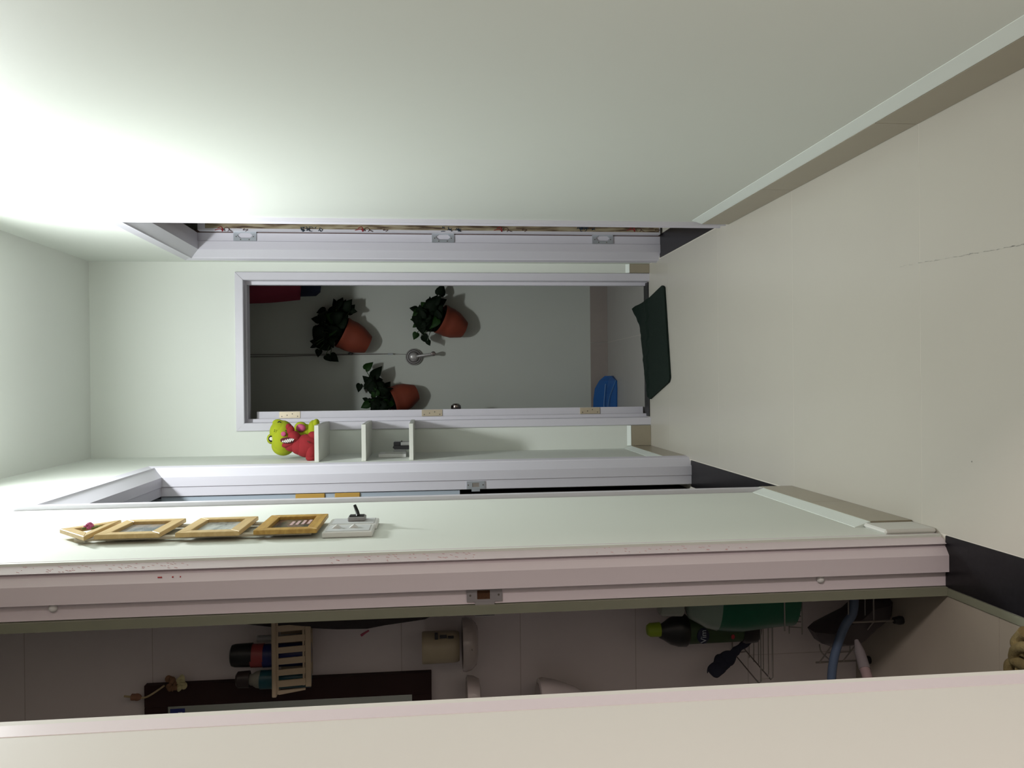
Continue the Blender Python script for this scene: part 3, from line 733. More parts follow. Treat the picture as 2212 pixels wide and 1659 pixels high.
blob(bm, tp(612, 962), (px(22), px(24), px(24)))
head = finish('head', bm, M_lime, g_, True)
fy = YT - px(27)
def disc_on(nm, pxx, pyy, rpx, m, par, y=None, ry=0.35, rz=None):
    p = tp(pxx, pyy, y if y else fy); b_ = B(); blob(b_, p, (px(rpx), px(rpx) * ry, px(rz or rpx)), u=16, v=10); return finish(nm, b_, m, par, True)
disc_on('eye', 586.2, 947.8, 6.8, M_blk, head, YT - .035, .5, 6.3)
disc_on('eye_highlight', 585.6, 947.6, 3.6, M_wht, head, YT - .042, .4)
disc_on('eye_highlight', 588.6, 949.6, 2.2, M_wht, head, YT - .042, .4)
disc_on('cheek', 612.5, 937.5, 5.2, M_pink, head, fy - .004, .5)
bm = B()
for (pts) in ([(600, 913), (602, 911), (605, 911.5), (607, 914), (604, 916)],): tube(bm, curve_pts([tp(a, b, YT - px(14)) for a, b in pts], 4), 0.0026, 6)
tube(bm, [tp(592, 932, fy - .004), tp(593.2, 931.6, fy - .004)], 0.0024, 6); tube(bm, [tp(593, 929, fy - .004), tp(594.2, 928.6, fy - .004)], 0.0024, 6)
tube(bm, curve_pts([tp(616, 930, fy), tp(619, 930.5, fy), tp(621, 929, fy)], 3), 0.0020, 6); tube(bm, curve_pts([tp(619, 930.5, fy), tp(620, 933, fy)], 3), 0.0020, 6)
finish('stitched_face', bm, M_blk, head, True)
bm = B(); a0 = tp(660, 938, YT + .01); blob(bm, a0, (px(22), px(20), px(20))); blob(bm, tp(650, 925, YT), (px(14), px(12), px(14)), (0, .5, 0)); blob(bm, tp(642, 940, YT), (px(18), px(16), px(14)))
blob(bm, Vector((a0.x, YT + .01, S1 + 0.03)), (px(30), px(22), 0.03))
finish('body', bm, M_lime, g_, True)
bm = B(); q = tp(674, 915, YT - .0); blob(bm, (q.x, q.y, S1 + 0.016), (px(10), px(13), 0.016), (0, .2, 0)); finish('foot', bm, M_lime, g_, True)
bm = B(); blob(bm, tp(650, 924.5, YT - .03), (px(8.5), px(8), px(10)), (0, .3, 0)); finish('held_ball', bm, M_pink, g_, True)
r_ = thing('plush_toy', (-0.28, YT - .06, S1), 'red plush creature with an open toothy mouth, leaning on the green one', 'plush toy')
YR = YT - 0.075
def tr(px_, py_, Yv=YR): return aty(px_, py_, Yv)
bm = B()
b0 = tr(661, 963); blob(bm, b0, (px(24), px(20), px(25)), (0, .1, 0), 24, 16)
b1 = tr(668, 974); blob(bm, (b1.x, YR, S1 + 0.028), (px(22), px(20), 0.030), u=24, v=14)
blob(bm, tr(648, 962), (px(20), px(18), px(20)), (0, 0, 0))
blob(bm, tr(676, 942, YR + .005), (px(10), px(12), px(11)))
blob(bm, tr(672, 988, YR - .01), (px(9), px(12), px(11)))
bd = finish('body', bm, M_rplush, r_, True)
bm = B()
blob(bm, tr(636, 946, YR - .005), (px(15), px(16), px(13)), (0, -.3, 0), 24, 16)
blob(bm, tr(628, 930, YR), (px(12), px(8), px(8)), (0, -.15, 0)); blob(bm, tr(623.5, 922, YR), (px(7), px(6.5), px(6)))
blob(bm, tr(627, 957, YR - .01), (px(8), px(11), px(18)), (0, -.35, 0)); blob(bm, tr(634, 962, YR), (px(13), px(13), px(18)), (0, -.2, 0))
hd = finish('head', bm, M_rplush, r_, True)
bm = B()
blob(bm, tr(621, 951.5, YR - .034), (px(6.6), px(5), px(14.5)), (0, .05, 0)); finish('mouth', bm, mat('dark_red_felt', (0.10, 0.015, 0.02), 0.9), hd, True)
bm = B()
for k in range(6):
    x_ = 611 + k * 4.4; yy_ = 953.5 - k * 0.6; h_ = (2.4, 4.0, 5.2, 5.8, 5.2, 3.2)[k]
    p = tr(x_, yy_, YR - .034 - px(4.6)); blob(bm, p, (px(h_), px(1.3), px(1.45)), (0, 0.6, 0), 10, 8)
finish('teeth', bm, M_wht, hd, True)
bm = B(); tube(bm, curve_pts([tr(664, 952.5, YR - px(19)), tr(668, 955.5, YR - px(20)), tr(670, 957, YR - px(19.5))], 4), 0.0028, 8); finish('stitched_navel', bm, mat('brown_thread', (0.12, 0.02, 0.015), 0.9), bd, True)

# black case and small white boxes on the lowest shelf
S3 = SH[2]
k_ = thing('black_case', (-0.28, 3.74, S3), 'black plastic gadget with a grey side, standing on the lowest shelf', 'gadget')
zt = aty(849, 960, 3.74).z
bm = B(); a = aty(870, 953.5, 3.74).x; b = aty(870, 969.5, 3.74).x
prism(bm, [(b, 3.70, S3), (b + .002, 3.70, zt - .008), (b + 0.009, 3.70, zt), (b + 0.018, 3.70, zt - 0.004), (b + 0.018, 3.70, zt - .03), (b + 0.018, 3.70, S3)], (0, 0.085, 0))
box(bm, b + .017, a - 0.001, 3.71, 3.78, zt - 0.036, zt - 0.004, 0.002)
prism(bm, [(a - .002, 3.71, zt - .036), (a + .006, 3.71, zt - .040), (a - .002, 3.71, zt - .044)], (0, 0.06, 0)); finish('body', bm, M_dkplastic, k_)
bm = B(); box(bm, b + 0.018, a - 0.001, 3.708, 3.778, S3, zt - 0.037, 0.002); finish('grey_side', bm, mat('grey_plastic', (0.22, 0.22, 0.21), 0.5), k_)
bm = B(); z1 = aty(819, 980, 3.86).z; z0 = aty(878, 980, 3.86).z
root = thing('white_box', (XL, 3.86, z0), 'slim white plastic box fixed to the left wall above the lowest shelf', 'box')
box(bm, XL + 0.0005, XL + 0.018, 3.80, 3.93, z0, z1, 0.003, 2); finish('case', bm, M_white, root)
bm = B(); box(bm, XL + 0.018, XL + 0.0195, 3.82, 3.90, z0 + .018, z1 - .03); finish('face_plate', bm, M_shelf, root)
z1 = aty(850, 976, 3.95).z; z0 = aty(877, 976, 3.95).z
bm = B(); box(bm, XL + 0.0005, XL + 0.022, 3.945, 4.02, z0, z1, 0.002); solo('socket_box', bm, mat('grey_white_plastic', (0.5, 0.5, 0.5), 0.4), 'small grey socket box on the left wall behind the slim white box', 'socket', (XL, 3.98, z0))

# ------------------------------------------------------------------ picture frames on the left wall
def wood(name, c1, c2, sc=(2, 2, 60)):
    m = bpy.data.materials.new(name); m.use_nodes = True; nt = m.node_tree; N = nt.nodes; L = nt.links; b = N['Principled BSDF']; b.inputs['Roughness'].default_value = 0.45
    tc = N.new('ShaderNodeTexCoord'); mp = N.new('ShaderNodeMapping'); mp.inputs['Scale'].default_value = sc; L.new(tc.outputs['Object'], mp.inputs[0])
    n = N.new('ShaderNodeTexNoise'); n.inputs['Scale'].default_value = 3; n.inputs['Detail'].default_value = 4; n.inputs['Distortion'].default_value = 0.6; L.new(mp.outputs[0], n.inputs['Vector'])
    cr = N.new('ShaderNodeValToRGB'); cr.color_ramp.elements[0].position = .35; cr.color_ramp.elements[1].position = .65
    cr.color_ramp.elements[0].color = (*c1, 1); cr.color_ramp.elements[1].color = (*c2, 1); L.new(n.outputs['Fac'], cr.inputs[0]); L.new(cr.outputs[0], b.inputs['Base Color']); return m
M_oak = wood('light_oak', (0.56, 0.38, 0.155), (0.66, 0.475, 0.22), (16, 2, 22)); M_oak2 = wood('honey_oak', (0.42, 0.235, 0.045), (0.58, 0.36, 0.085), (18, 3, 26))
def photo_mat(name, cols, seed):
    m = bpy.data.materials.new(name); m.use_nodes = True; nt = m.node_tree; N = nt.nodes; L = nt.links; b = N['Principled BSDF']; b.inputs['Roughness'].default_value = 0.2
    tc = N.new('ShaderNodeTexCoord'); mp = N.new('ShaderNodeMapping'); mp.inputs['Location'].default_value = (seed, seed, seed); mp.inputs['Scale'].default_value = (6, 7, 18); L.new(tc.outputs['Object'], mp.inputs[0])
    n = N.new('ShaderNodeTexNoise'); n.inputs['Scale'].default_value = 1.3; n.inputs['Detail'].default_value = 6; L.new(mp.outputs[0], n.inputs['Vector'])
    cr = N.new('ShaderNodeValToRGB'); e = cr.color_ramp.elements; e[0].position = .34; e[0].color = (*cols[0], 1); e[1].position = .66; e[1].color = (*cols[-1], 1)
    for i, c in enumerate(cols[1:-1]): x = e.new(.34 + .32 * (i + 1) / (len(cols) - 1)); x.color = (*c, 1)
    L.new(n.outputs['Fac'], cr.inputs[0]); L.new(cr.outputs[0], b.inputs['Base Color']); return m
PX = XL + 0.004
FX0, FX1 = XL + 0.012, XL + 0.0225
def pic_frame(label, y0, y1, z0, z1, m, photo, fw=0.030, fwz=0.026):
    root = thing('picture_frame', (XL, (y0 + y1) / 2, z0), label, 'picture frame', 'wooden picture frames hung one below another')
    def piece(pts):
        bm = B(); prism(bm, pts, (FX1 - FX0, 0, 0)); bmesh.ops.bevel(bm, geom=list(bm.edges), offset=0.0012, segments=1, affect='EDGES'); finish('frame_bar', bm, m, root)
    O = [(FX0, y0, z0), (FX0, y1, z0), (FX0, y1, z1), (FX0, y0, z1)]; I = [(FX0, y0 + fw, z0 + fwz), (FX0, y1 - fw, z0 + fwz), (FX0, y1 - fw, z1 - fwz), (FX0, y0 + fw, z1 - fwz)]
    for k in range(4):
        j = (k + 1) % 4; piece([O[k], O[j], I[j], I[k]])
    bm = B(); box(bm, FX0, FX0 + 0.003, y0 + fw - .002, y1 - fw + .002, z0 + fwz - .002, z1 - fwz + .002); ph = finish('picture', bm, photo, root)
    return root, ph
P1 = photo_mat('faded_family_photo', [(0.10, 0.12, 0.15), (0.30, 0.30, 0.31), (0.42, 0.36, 0.30), (0.50, 0.52, 0.55)], 1)
P2 = photo_mat('pale_outdoor_photo', [(0.16, 0.18, 0.19), (0.38, 0.40, 0.38), (0.5, 0.52, 0.5), (0.44, 0.34, 0.33)], 4)
P3 = photo_mat('dark_portrait_photo', [(0.03, 0.025, 0.03), (0.15, 0.07, 0.06), (0.10, 0.11, 0.08), (0.24, 0.18, 0.14)], 9)
pic_frame('upper oak picture frame right below the triangular one', 1.856, 2.054, 1.764, 1.906, M_oak, P1)
pic_frame('middle oak picture frame of the hanging set', 1.852, 2.056, 1.588, 1.729, M_oak, P2)
f3, ph3 = pic_frame('lowest and darkest oak picture frame, just above the wall switches', 1.856, 2.066, 1.415, 1.558, M_oak2, P3)
bm = B()
for k in range(4): box(bm, FX0 + 0.003, FX0 + 0.0036, 1.965 - 0.004 * k, 2.022 - 0.006 * k, 1.448 + k * 0.013, 1.455 + k * 0.013)
finish('pink_stripe', bm, mat('pink_white_print', (0.6, 0.42, 0.42), 0.4), ph3)
# triangular roof frame
root = thing('picture_frame', (XL, 1.95, 1.92), 'triangular oak roof-shaped frame with a pink flower at the top of the set', 'picture frame', 'wooden picture frames hung one below another')
ap, fr_, nr = (1.950, 2.020), (2.058, 1.921), (1.842, 1.921)
ctr = ((ap[0] + fr_[0] + nr[0]) / 3, (ap[1] + fr_[1] + nr[1]) / 3 - 0.001)
O = [ap, fr_, nr]; I = [(ctr[0] + (p[0] - ctr[0]) * 0.52, ctr[1] + (p[1] - ctr[1]) * 0.52) for p in O]
for k in range(3):
    j = (k + 1) % 3; bm = B(); prism(bm, [(FX0, *O[k]), (FX0, *O[j]), (FX0, *I[j]), (FX0, *I[k])], (FX1 - FX0, 0, 0)); bmesh.ops.bevel(bm, geom=list(bm.edges), offset=0.0012, segments=1, affect='EDGES'); finish('frame_bar', bm, M_oak, root)
bm = B(); prism(bm, [(XL + .001, *I[0]), (XL + .001, *I[1]), (XL + .001, *I[2])], (0.003, 0, 0)); finish('backing', bm, M_white, root)
fc = atx(194, 1140.5, XL + 0.020)
bm = B(); rg = random.Random(9)
for k in range(26):
    a = rg.uniform(0, 2 * PI); b = rg.uniform(0, 1); d = Vector((abs(math.cos(b * 1.5)) * 0.010, math.cos(a) * 0.012 * b, math.sin(a) * 0.012 * b)); blob(bm, fc + d, (0.004, 0.0042, 0.0035), (a, b, 0), 8, 6)
finish('flower', bm, mat('pink_petals', (0.60, 0.14, 0.30), 0.8), root, True)
bm = B()
for (dy, dz, ry) in ((0.006, -0.018, 0.010), (-0.008, -0.012, .006), (-0.010, 0.008, 0.006), (0.010, -0.012, 0.007)): blob(bm, fc + Vector((0.001, dy, dz)), (0.003, 0.004, ry), (0.5, 0, 0), 10, 8)
finish('flower_leaf', bm, mat('olive_leaf', (0.18, 0.20, 0.04), 0.8), root, True)
# ribbons joining the frames
rb = thing('hanging_ribbon', (XL, 1.95, 1.42), 'pair of flat pale ribbons carrying the row of wooden frames', 'ribbon')
M_rib = mat('linen_ribbon', (0.50, 0.45, 0.36), 0.9)
for yy in (1.872, 2.012):
    bm = B(); box(bm, XL + 0.006, XL + 0.0115, yy, yy + 0.022, 1.43, 1.955, 0.0004); finish('ribbon_strip', bm, M_rib, rb)

# wall switches with the clip ------------------------------------------
def plate(label, y0, y1, z0, z1, knobs, th=0.014):
    r = thing('wall_switch', (XL, (y0 + y1) / 2, z0), label, 'switch', 'white wall switches below the frames')
    bm = B(); box(bm, XL + 0.0005, XL + th, y0, y1, z0, z1, 0.0035, 2); finish('plate', bm, M_white, r)
    bm = B(); box(bm, XL + th - .001, XL + th + .0015, y0 + 0.006, y1 - 0.006, z0 + 0.008, z1 - 0.008, 0.001); ins = finish('insert', bm, mat('satin_white', (0.62, 0.63, 0.64), 0.4), r)
    for (yy, zz) in knobs:
        bm = B(); prism(bm, [(XL + th, yy - .008, zz - .012), (XL + th + .009, yy - .008, zz), (XL + th, yy - .008, zz + .012)], (0, 0.016, 0)); finish('rocker', bm, M_white, r)
    return r
plate('nearer white wall switch below the frames, with two raised rockers', 1.852, 1.940, 1.288, 1.404, [(1.898, 1.375), (1.898, 1.335)])
plate('farther white wall switch with a black lever clip on it', 1.946, 2.034, 1.284, 1.403, [])
ck = thing('key_clip', (XL + 0.016, 2.0, 1.34), 'small grey holder with a black lever, fixed on the farther wall switch', 'clip')
bm = B(); box(bm, XL + 0.0155, XL + 0.026, 1.978, 2.018, 1.315, 1.358, 0.002); finish('holder', bm, mat('grey_holder', (0.33, 0.32, 0.33), 0.5), ck)
bm = B(); box(bm, XL + 0.026, XL + 0.028, 1.984, 2.012, 1.319, 1.354); finish('dark_slot', bm, M_dkplastic, ck)
bm = B(); tube(bm, [(XL + 0.026, 1.99, 1.333), (XL + 0.036, 2.0, 1.336), (XL + 0.052, 2.006, 1.343)], 0.0055, 10, 0.7); finish('lever', bm, M_dkplastic, ck, True)

# ------------------------------------------------------------------ bathroom
BX0, BX1, BY0, BY1, BH = -1.95, XLo - 0.021, 0.30, 2.05, 2.44
bm = B(); box(bm, BX0, BX1, BY1 + 0.0008, BY1 + 0.04, 0, BH); bwl = struct('wall_bathroom_back', bm, M_tgrout)
rowz = [0.0, 0.309 - 0.002, 0.616, 0.924, 1.232, 1.540, 1.848, 2.150, BH]
for k, (za, zb) in enumerate(zip(rowz[:-1], rowz[1:])):
    xs_ = [BX1, -0.744, -1.344, BX0] if k == 0 else [BX1, -1.05, -1.65, BX0]
    for a, b in zip(xs_[1:], xs_[:-1]):
        bm = B(); box(bm, a + .001, b - .001, BY1, BY1 + 0.008, za + .001, zb - .001); finish('wall_tile', bm, M_tile, bwl)
bm = B(); box(bm, BX0 - 0.1, BX0, BY0, BY1 + .04, 0, BH); box(bm, BX0, BX1 + .0, BY0 - 0.1, BY0, 0, BH); struct('wall_bathroom_side', bm, M_tile)
bm = B(); box(bm, BX0, BX1, BY0, BY1 + .006, BH, BH + 0.05); struct('ceiling_bathroom', bm, M_bceil)
bm = B(); box(bm, BX1, BX1 + .0195, D3[1] + .06, BY1 + .04, 0, BH); struct('wall_bathroom_right', bm, M_tile)
bm = B(); box(bm, BX0, BX1, BY0, BY1, -0.004, -0.001); bfl = struct('floor_bathroom', bm, M_tgrout)
tiles(bfl, [BX0, -1.35, BX1], [BY0, 0.9, 1.5, BY1], 0.001, M_bfloor, th=0.004)

# mirror
YM = 2.03
def ay(x, y, Y_=YM): return aty(x, y, Y_)
mr = thing('wall_mirror', (-1.05, BY1, 1.16), 'wall mirror in a wide near-black frame in the bathroom', 'mirror')
mz1, mz0 = ay(311, 1480).z, ay(932, 1455).z; iz1, iz0 = ay(360, 1527).z, ay(890, 1500).z
xr0, xr1 = -0.742, -0.797; xl1, xl0 = -1.21, -1.265
M_mf = mat('dark_wood_frame', (0.035, 0.018, 0.018), 0.6, var=0.2, spec=0.2)
for (a, b, c, d) in ((xr1, xr0, mz0, mz1), (xl0, xl1, mz0, mz1), (xl1, xr1, iz1, mz1), (xl1, xr1, mz0, iz0)):
    bm = B(); box(bm, a, b, YM, BY1 - 0.0005, c, d, 0.001); finish('frame_bar', bm, M_mf, mr)
bm = B(); box(bm, xl1, xr1, YM + 0.006, BY1 - .0008, iz0, iz1); finish('mirror_glass', bm, mat('old_mirror', (0.75, 0.80, 0.74), 0.12, metal=1.0, var=0), mr)
p0, p1 = ay(366, 1534), ay(398, 1560); bm = B(); box(bm, p1.x, p0.x, YM + 0.005, YM + 0.0065, p1.z, p0.z); st = finish('blue_sticker', bm, mat('blue_print', (0.02, 0.03, 0.20), 0.5, var=0), mr)
bm = B(); box(bm, p1.x + .014, p1.x + .017, YM + 0.0045, YM + 0.005, p1.z + .006, p1.z + .028); box(bm, p1.x + .02, p1.x + .023, YM + 0.0045, YM + 0.005, p1.z + .006, p1.z + .016); finish('sticker_mark', bm, M_white, st)

# dried bloom charm over the mirror
ch = thing('rope_charm', (-0.76, YM, 1.83), 'faded dried flower charm on a cord over the mirror corner', 'ornament')
M_str = mat('straw', (0.42, 0.34, 0.20), 0.9, var=0.3, scale=150, bump=0.8)
def a2(x, y): return aty(x, y, 2.012)
bm = B(); tube(bm, curve_pts([a2(268, 1504), a2(290, 1506), a2(312, 1507), a2(332, 1497), a2(355, 1481)], 5), 0.0024, 6); finish('cord', bm, M_str, ch, True)
bm = B(); tube(bm, [a2(284, 1506), a2(297, 1506)], 0.008, 10); blob(bm, a2(296, 1506), (0.009, 0.006, 0.011)); finish('bead', bm, mat('brown_bead', (0.26, 0.13, 0.08), 0.7, var=.2), ch, True)
bm = B(); rg = random.Random(2)
for k in range(12): blob(bm, a2(371 + rg.uniform(-8, 8), 1477 + rg.uniform(-11, 11)), (0.008, 0.004, 0.010), (rg.uniform(0, 3), rg.uniform(0, 3), rg.uniform(0, 3)), 8, 6)
finish('dried_bloom', bm, mat('brown_petal', (0.20, 0.11, 0.06), 0.9, var=.3, scale=100), ch, True)
bm = B()
for k in range(9): blob(bm, a2(392 + rg.uniform(-6, 6), 1476 + rg.uniform(-13, 13)), (0.008, 0.004, 0.009), (rg.uniform(0, 3), rg.uniform(0, 3), rg.uniform(0, 3)), 8, 6)
finish('pale_bloom', bm, mat('cream_petal', (0.50, 0.46, 0.26), 0.9, var=.2), ch, True)

# dark hanging bag at the frame side
bm = B()
pts = [(478, 1340, .004), (499, 1345, .008), (540, 1349, .014), (588, 1353.5, .020), (672, 1355, .026), (731, 1357, .030), (795, 1356, .028), (832, 1349, .026), (918, 1337, .022), (948, 1325, .012), (962, 1316, .006)]
prev = None; ringsb = []
for (x_, y_, h_) in pts:
    p = aty(x_, y_ + 0.5, 1.93); ringsb.append((p, h_))
segn = 16; R0 = []
for p, h_ in ringsb:
    cx_ = p.x + 0.045; R0.append([bm.verts.new((cx_ + min(0.045, -0.493 - cx_) * math.cos(a) if math.cos(a) > 0 else cx_ + 0.045 * math.cos(a), 1.93 + max(h_, .006) * 1.6 * math.sin(a), p.z)) for a in [2 * PI * k / segn for k in range(segn)]])
for a, b in zip(R0[:-1], R0[1:]):
    for k in range(segn): bm.faces.new((a[k], a[(k + 1) % segn], b[(k + 1) % segn], b[k]))
bm.faces.new(R0[0]); bm.faces.new(R0[-1])
pz = aty(480, 1336, 1.9).z
solo('hanging_bag', bm, mat('charcoal_cloth', (0.035, 0.03, 0.032), 0.9, var=.3, scale=30, bump=.5), 'charcoal cloth bag hanging half hidden behind the bathroom door frame', 'bag', (-0.5, 1.93, 1.13), True)

# basket
YBk = 1.905
bk = thing('wall_basket', (-0.64, 1.98, 1.437), 'beige slatted plastic basket hung over the dark mirror frame', 'basket')
M_bei = mat('beige_plastic', (0.42, 0.335, 0.235), 0.5, var=0.03)
tz, rz_, bz, lz = ay(587, 1400, YBk).z, ay(601, 1400, YBk).z, ay(672, 1400, YBk).z, ay(659, 1400, YBk).z
xR_ = -0.545; xLt = ay(590, 1506, YBk).x; xLb = ay(665, 1480, YBk).x
bm = B(); box(bm, xLt, xR_, YBk - 0.006, YBk + 0.004, rz_ + .004, tz, 0.002); box(bm, xLt, xLt + .006, YBk, 2.045, rz_ + .004, tz, .002); finish('rim', bm, M_bei, bk)
bm = B(); box(bm, xLb, xR_, YBk, YBk + 0.004, lz - .0, rz_ + .006); 
bm.free(); 
bm = B(); box(bm, xLb - .004, xR_, YBk - .001, YBk + 0.003, bz, lz, 0.0015); box(bm, xLt + .006, xR_, YBk - .001, YBk + .003, rz_, rz_ + .006); fr = finish('front_band', bm, M_bei, bk)
sl = [(1365, 1375), (1389, 1399), (1411.8, 1422.5), (1436, 1447), (1460, 1470.6), (1484.6, 1492)]
ed = [1352] + [v for s_ in sl for v in s_] + [1501]
for k in range(0, len(ed), 2):
    xa_ = ay(601, ed[k], YBk).x; xb_ = ay(601, ed[k + 1], YBk).x; sk = 0.004
    bm = B(); shift = 0.003
    prism(bm, [(xa_, YBk - .001, rz_), (xb_, YBk - .001, rz_), (xb_ + shift + (0.006 if k == len(ed) - 2 else 0), YBk - .001, lz), (xa_ + shift, YBk - .001, lz)], (0, 0.004, 0)); finish('slat', bm, M_bei, bk)
bm = B(); box(bm, xLb, xR_, YBk, 2.02, lz + .002, lz + .006); box(bm, xLt + .01, xR_, 2.016, 2.025, lz, tz); finish('base', bm, M_bei, bk)
# bottles in the basket
def bottle(label, px_, pys, xs_prof, Yc_, mats_, name='shampoo_bottle', cat='bottle', squash=0.8, seg=20):
    """xs_prof: list of (picture x, half width in picture px, part index, part name)"""
    y0, y1 = pys; yc_ = (y0 + y1) / 2
    base = aty(xs_prof[-1][-1][0], yc_, Yc_); root = thing(name, base, label, cat)
    s = Yc_ / CAM_F
    for (nm, mm, prof) in zip([m__[0] for m__ in mats_], [m__[1] for m__ in mats_], xs_prof):
        bm = B(); p0 = aty(prof[0][0], yc_, Yc_)
        lathe(bm, (p0.x, Yc_, p0.z), (0, 0, -1), [(0, 0)] + [(hw * s, (x_ - prof[0][0]) * s) for x_, hw in prof] + [(0, (prof[-1][0] - prof[0][0]) * s)], seg, squash=squash); finish(nm, bm, mm, root, True)
    return root
bottle('black capped bottle with red and blue bands, tallest in the beige basket', 0, (1392, 1441),
       [[(498, 16), (501, 22), (508, 24), (543, 25)], [(543, 24.5), (569, 24.5)], [(569, 24.2), (600, 24), (667, 24)]], 1.955,
       [('cap', M_dkplastic), ('red_band', mat('red_label', (0.27, 0.045, 0.045), 0.4)), ('body', mat('navy_bottle', (0.012, 0.02, 0.12), 0.35))])
bottle('teal bottle with a dark cap, left of the tall one in the basket', 0, (1449, 1488),
       [[(510, 12), (514, 17), (538, 18)], [(538, 11), (545, 12), (552, 17), (562, 19)], [(562, 19.5), (600, 20), (667, 20)]], 1.948,
       [('cap', mat('brown_black_cap', (0.03, 0.02, 0.02), 0.4)), ('clear_neck', mat('cloudy_neck', (0.22, 0.22, 0.19), 0.3)), ('body', mat('teal_bottle', (0.012, 0.075, 0.10), 0.3))])
bm = B(); p = aty(555, 1380, 1.99); lathe(bm, (p.x, 1.99, p.z), (0, 0, -1), [(0, 0), (0.008, 0.001), (0.009, 0.13)], 12)
solo('clear_tube', bm, mat('clear_grey_plastic', (0.35, 0.35, 0.35), 0.3), 'pale grey tube standing beside the bottles in the basket', 'tube', (p.x, 1.99, p.z - .13), True)

# cup and its holder
cu = thing('toothbrush_cup', (-0.657, 1.975, 1.088), 'cream plastic cup standing in the white wall holder', 'cup')
s = 1.975 / CAM_F; p = aty(912, 1401, 1.975)
bm = B(); lathe(bm, (-0.660, 1.975, p.z), (0, 0, -1), [(30 * s, 0.004), (31 * s, 0), (33 * s, 0.0), (34 * s, 0.004), (33.5 * s, 0.075), (32 * s, 0.088), (30 * s, 0.092), (0, .092)], 28); finish('body', bm, mat('cream_plastic', (0.42, 0.36, 0.25), 0.4), cu, True)
bm = B()
for (a, b, c, d) in ((939, 946, 1367, 1379), (950, 965, 1372, 1376), (968, 980, 1374, 1376.5)):
    q0, q1 = aty(a, c, 1.953), aty(b, d, 1.953); box(bm, q1.x, q0.x, 1.9435, 1.955, q1.z, q0.z)
finish('printed_mark', bm, M_dkplastic, cu)
M_cer = mat('white_ceramic', (0.42, 0.37, 0.36), 0.2, coat=.3)
h1 = thing('cup_holder', (-0.655, 2.03, 1.04), 'white ceramic ring holder under the cream cup', 'holder')
pz_ = aty(1000, 1388, 1.97).z; hz_ = aty(1028, 1388, 1.97).z
bm = B(); lathe(bm, (-0.652, 1.965, hz_ - .004), (0, 0, 1), [(0.030, 0), (0.050, 0.004), (0.062, 0.016), (0.066, 0.030), (0.064, 0.038), (0.058, 0.038), (0.054, 0.026), (0.0, 0.024)], 32); finish('dish', bm, M_cer, h1, True)
bm = B(); box(bm, -0.672, -0.630, 2.0, BY1 - .0005, hz_ - .008, hz_ + .030, 0.004, 2); finish('wall_bracket', bm, M_cer, h1)
bm = B()
for yy in (1.3, ): lathe(bm, aty(1018, 1404, 1.905), (0, -1, 0), [(0.004, 0), (0.003, 0.002), (0, 0.002)], 10)
finish('screw', bm, M_screw, h1)
h2 = thing('soap_holder', (-0.79, 2.02, 1.03), 'white ceramic holder left of the cup holder, cut by the door edge', 'holder')
p = aty(1020, 1500, 1.97)
bm = B(); lathe(bm, (p.x - 0.012, 1.975, p.z - .022), (0, 0, 1), [(0.026, 0), (0.046, 0.004), (0.054, 0.018), (0.056, 0.034), (0.050, 0.036), (0.044, 0.026), (0.0, 0.024)], 28, squash=1.0); finish('dish', bm, M_cer, h2, True)
bm = B(); box(bm, p.x - .03, p.x + 0.006, 2.0, BY1 - .0005, p.z - .022, p.z + .01, 0.004, 2); lathe(bm, (p.x, 1.9215, p.z - .002), (0, -1, 0), [(0.005, 0), (0.004, 0.002), (0, 0.002)], 10); finish('wall_bracket', bm, M_cer, h2)
# soap dish lower
h3 = thing('wash_basin', (-0.86, 1.97, 0.74), 'rounded white ceramic basin edge low on the bathroom wall', 'basin')
pa = aty(1166, 1480, 1.93); pb = aty(1288, 1506, 1.93)
bm = B(); lathe(bm, (-0.865, 1.95, pa.z), (0, 0, -1), [(0.0, 0.012), (0.095, 0.010), (0.110, 0.0), (0.120, 0.002), (0.122, 0.012), (0.116, 0.04), (0.098, 0.09), (0.070, 0.135), (0.04, 0.16), (0, 0.165)], 36, squash=.8); finish('bowl', bm, M_cer, h3, True)
bm = B(); box(bm, -0.93, -0.80, 1.99, BY1 - .0005, pa.z - .10, pa.z - .012, 0.006, 2); finish('wall_bracket', bm, M_cer, h3)
# pink brush mark on a tile
bm = B(); q0, q1 = aty(780, 1373, BY1 - .001), aty(797, 1362, BY1 - .001); tube(bm, [q0, (q0 + q1) / 2 + Vector((0, 0, .001)), q1], 0.0035, 8, .6); mkk = finish('pink_hook', bm, mat('pink_plastic', (0.5, 0.10, 0.16), 0.5), bwl)

# wire rack with detergent bottles
YK = 1.95
M_wire = mat('chrome_wire', (0.30, 0.28, 0.26), 0.35, metal=0.8, var=0)
rkz = aty(1640, 1400, YK).z; rtz = aty(1612, 1400, YK).z; rlx = aty(1640, 1450, YK).x; rrx = -0.52
wr = thing('wire_rack', (-0.6, 2.0, rkz), 'chrome wire corner rack holding the detergent bottles', 'rack')
def loop(z, y0, y1, x0, x1, r=0.0018):
    bm = B(); tube(bm, [(x1, y0, z), (x0 + .01, y0, z), (x0, y0 + .012, z), (x0 + .02, y1, z), (x1, y1, z)], r, 6); return bm
finish('top_rail', loop(rtz, 1.86, 2.044, rlx, rrx), M_wire, wr, True)
finish('bottom_rail', loop(rkz, 1.87, 2.044, rlx + .004, rrx), M_wire, wr, True)
for k in range(5):
    yy = 1.895 + k * 0.03; bm = B(); tube(bm, [(rlx + .012, yy, rkz), (rrx, yy, rkz)], 0.0014, 5); finish('floor_wire', bm, M_wire, wr)
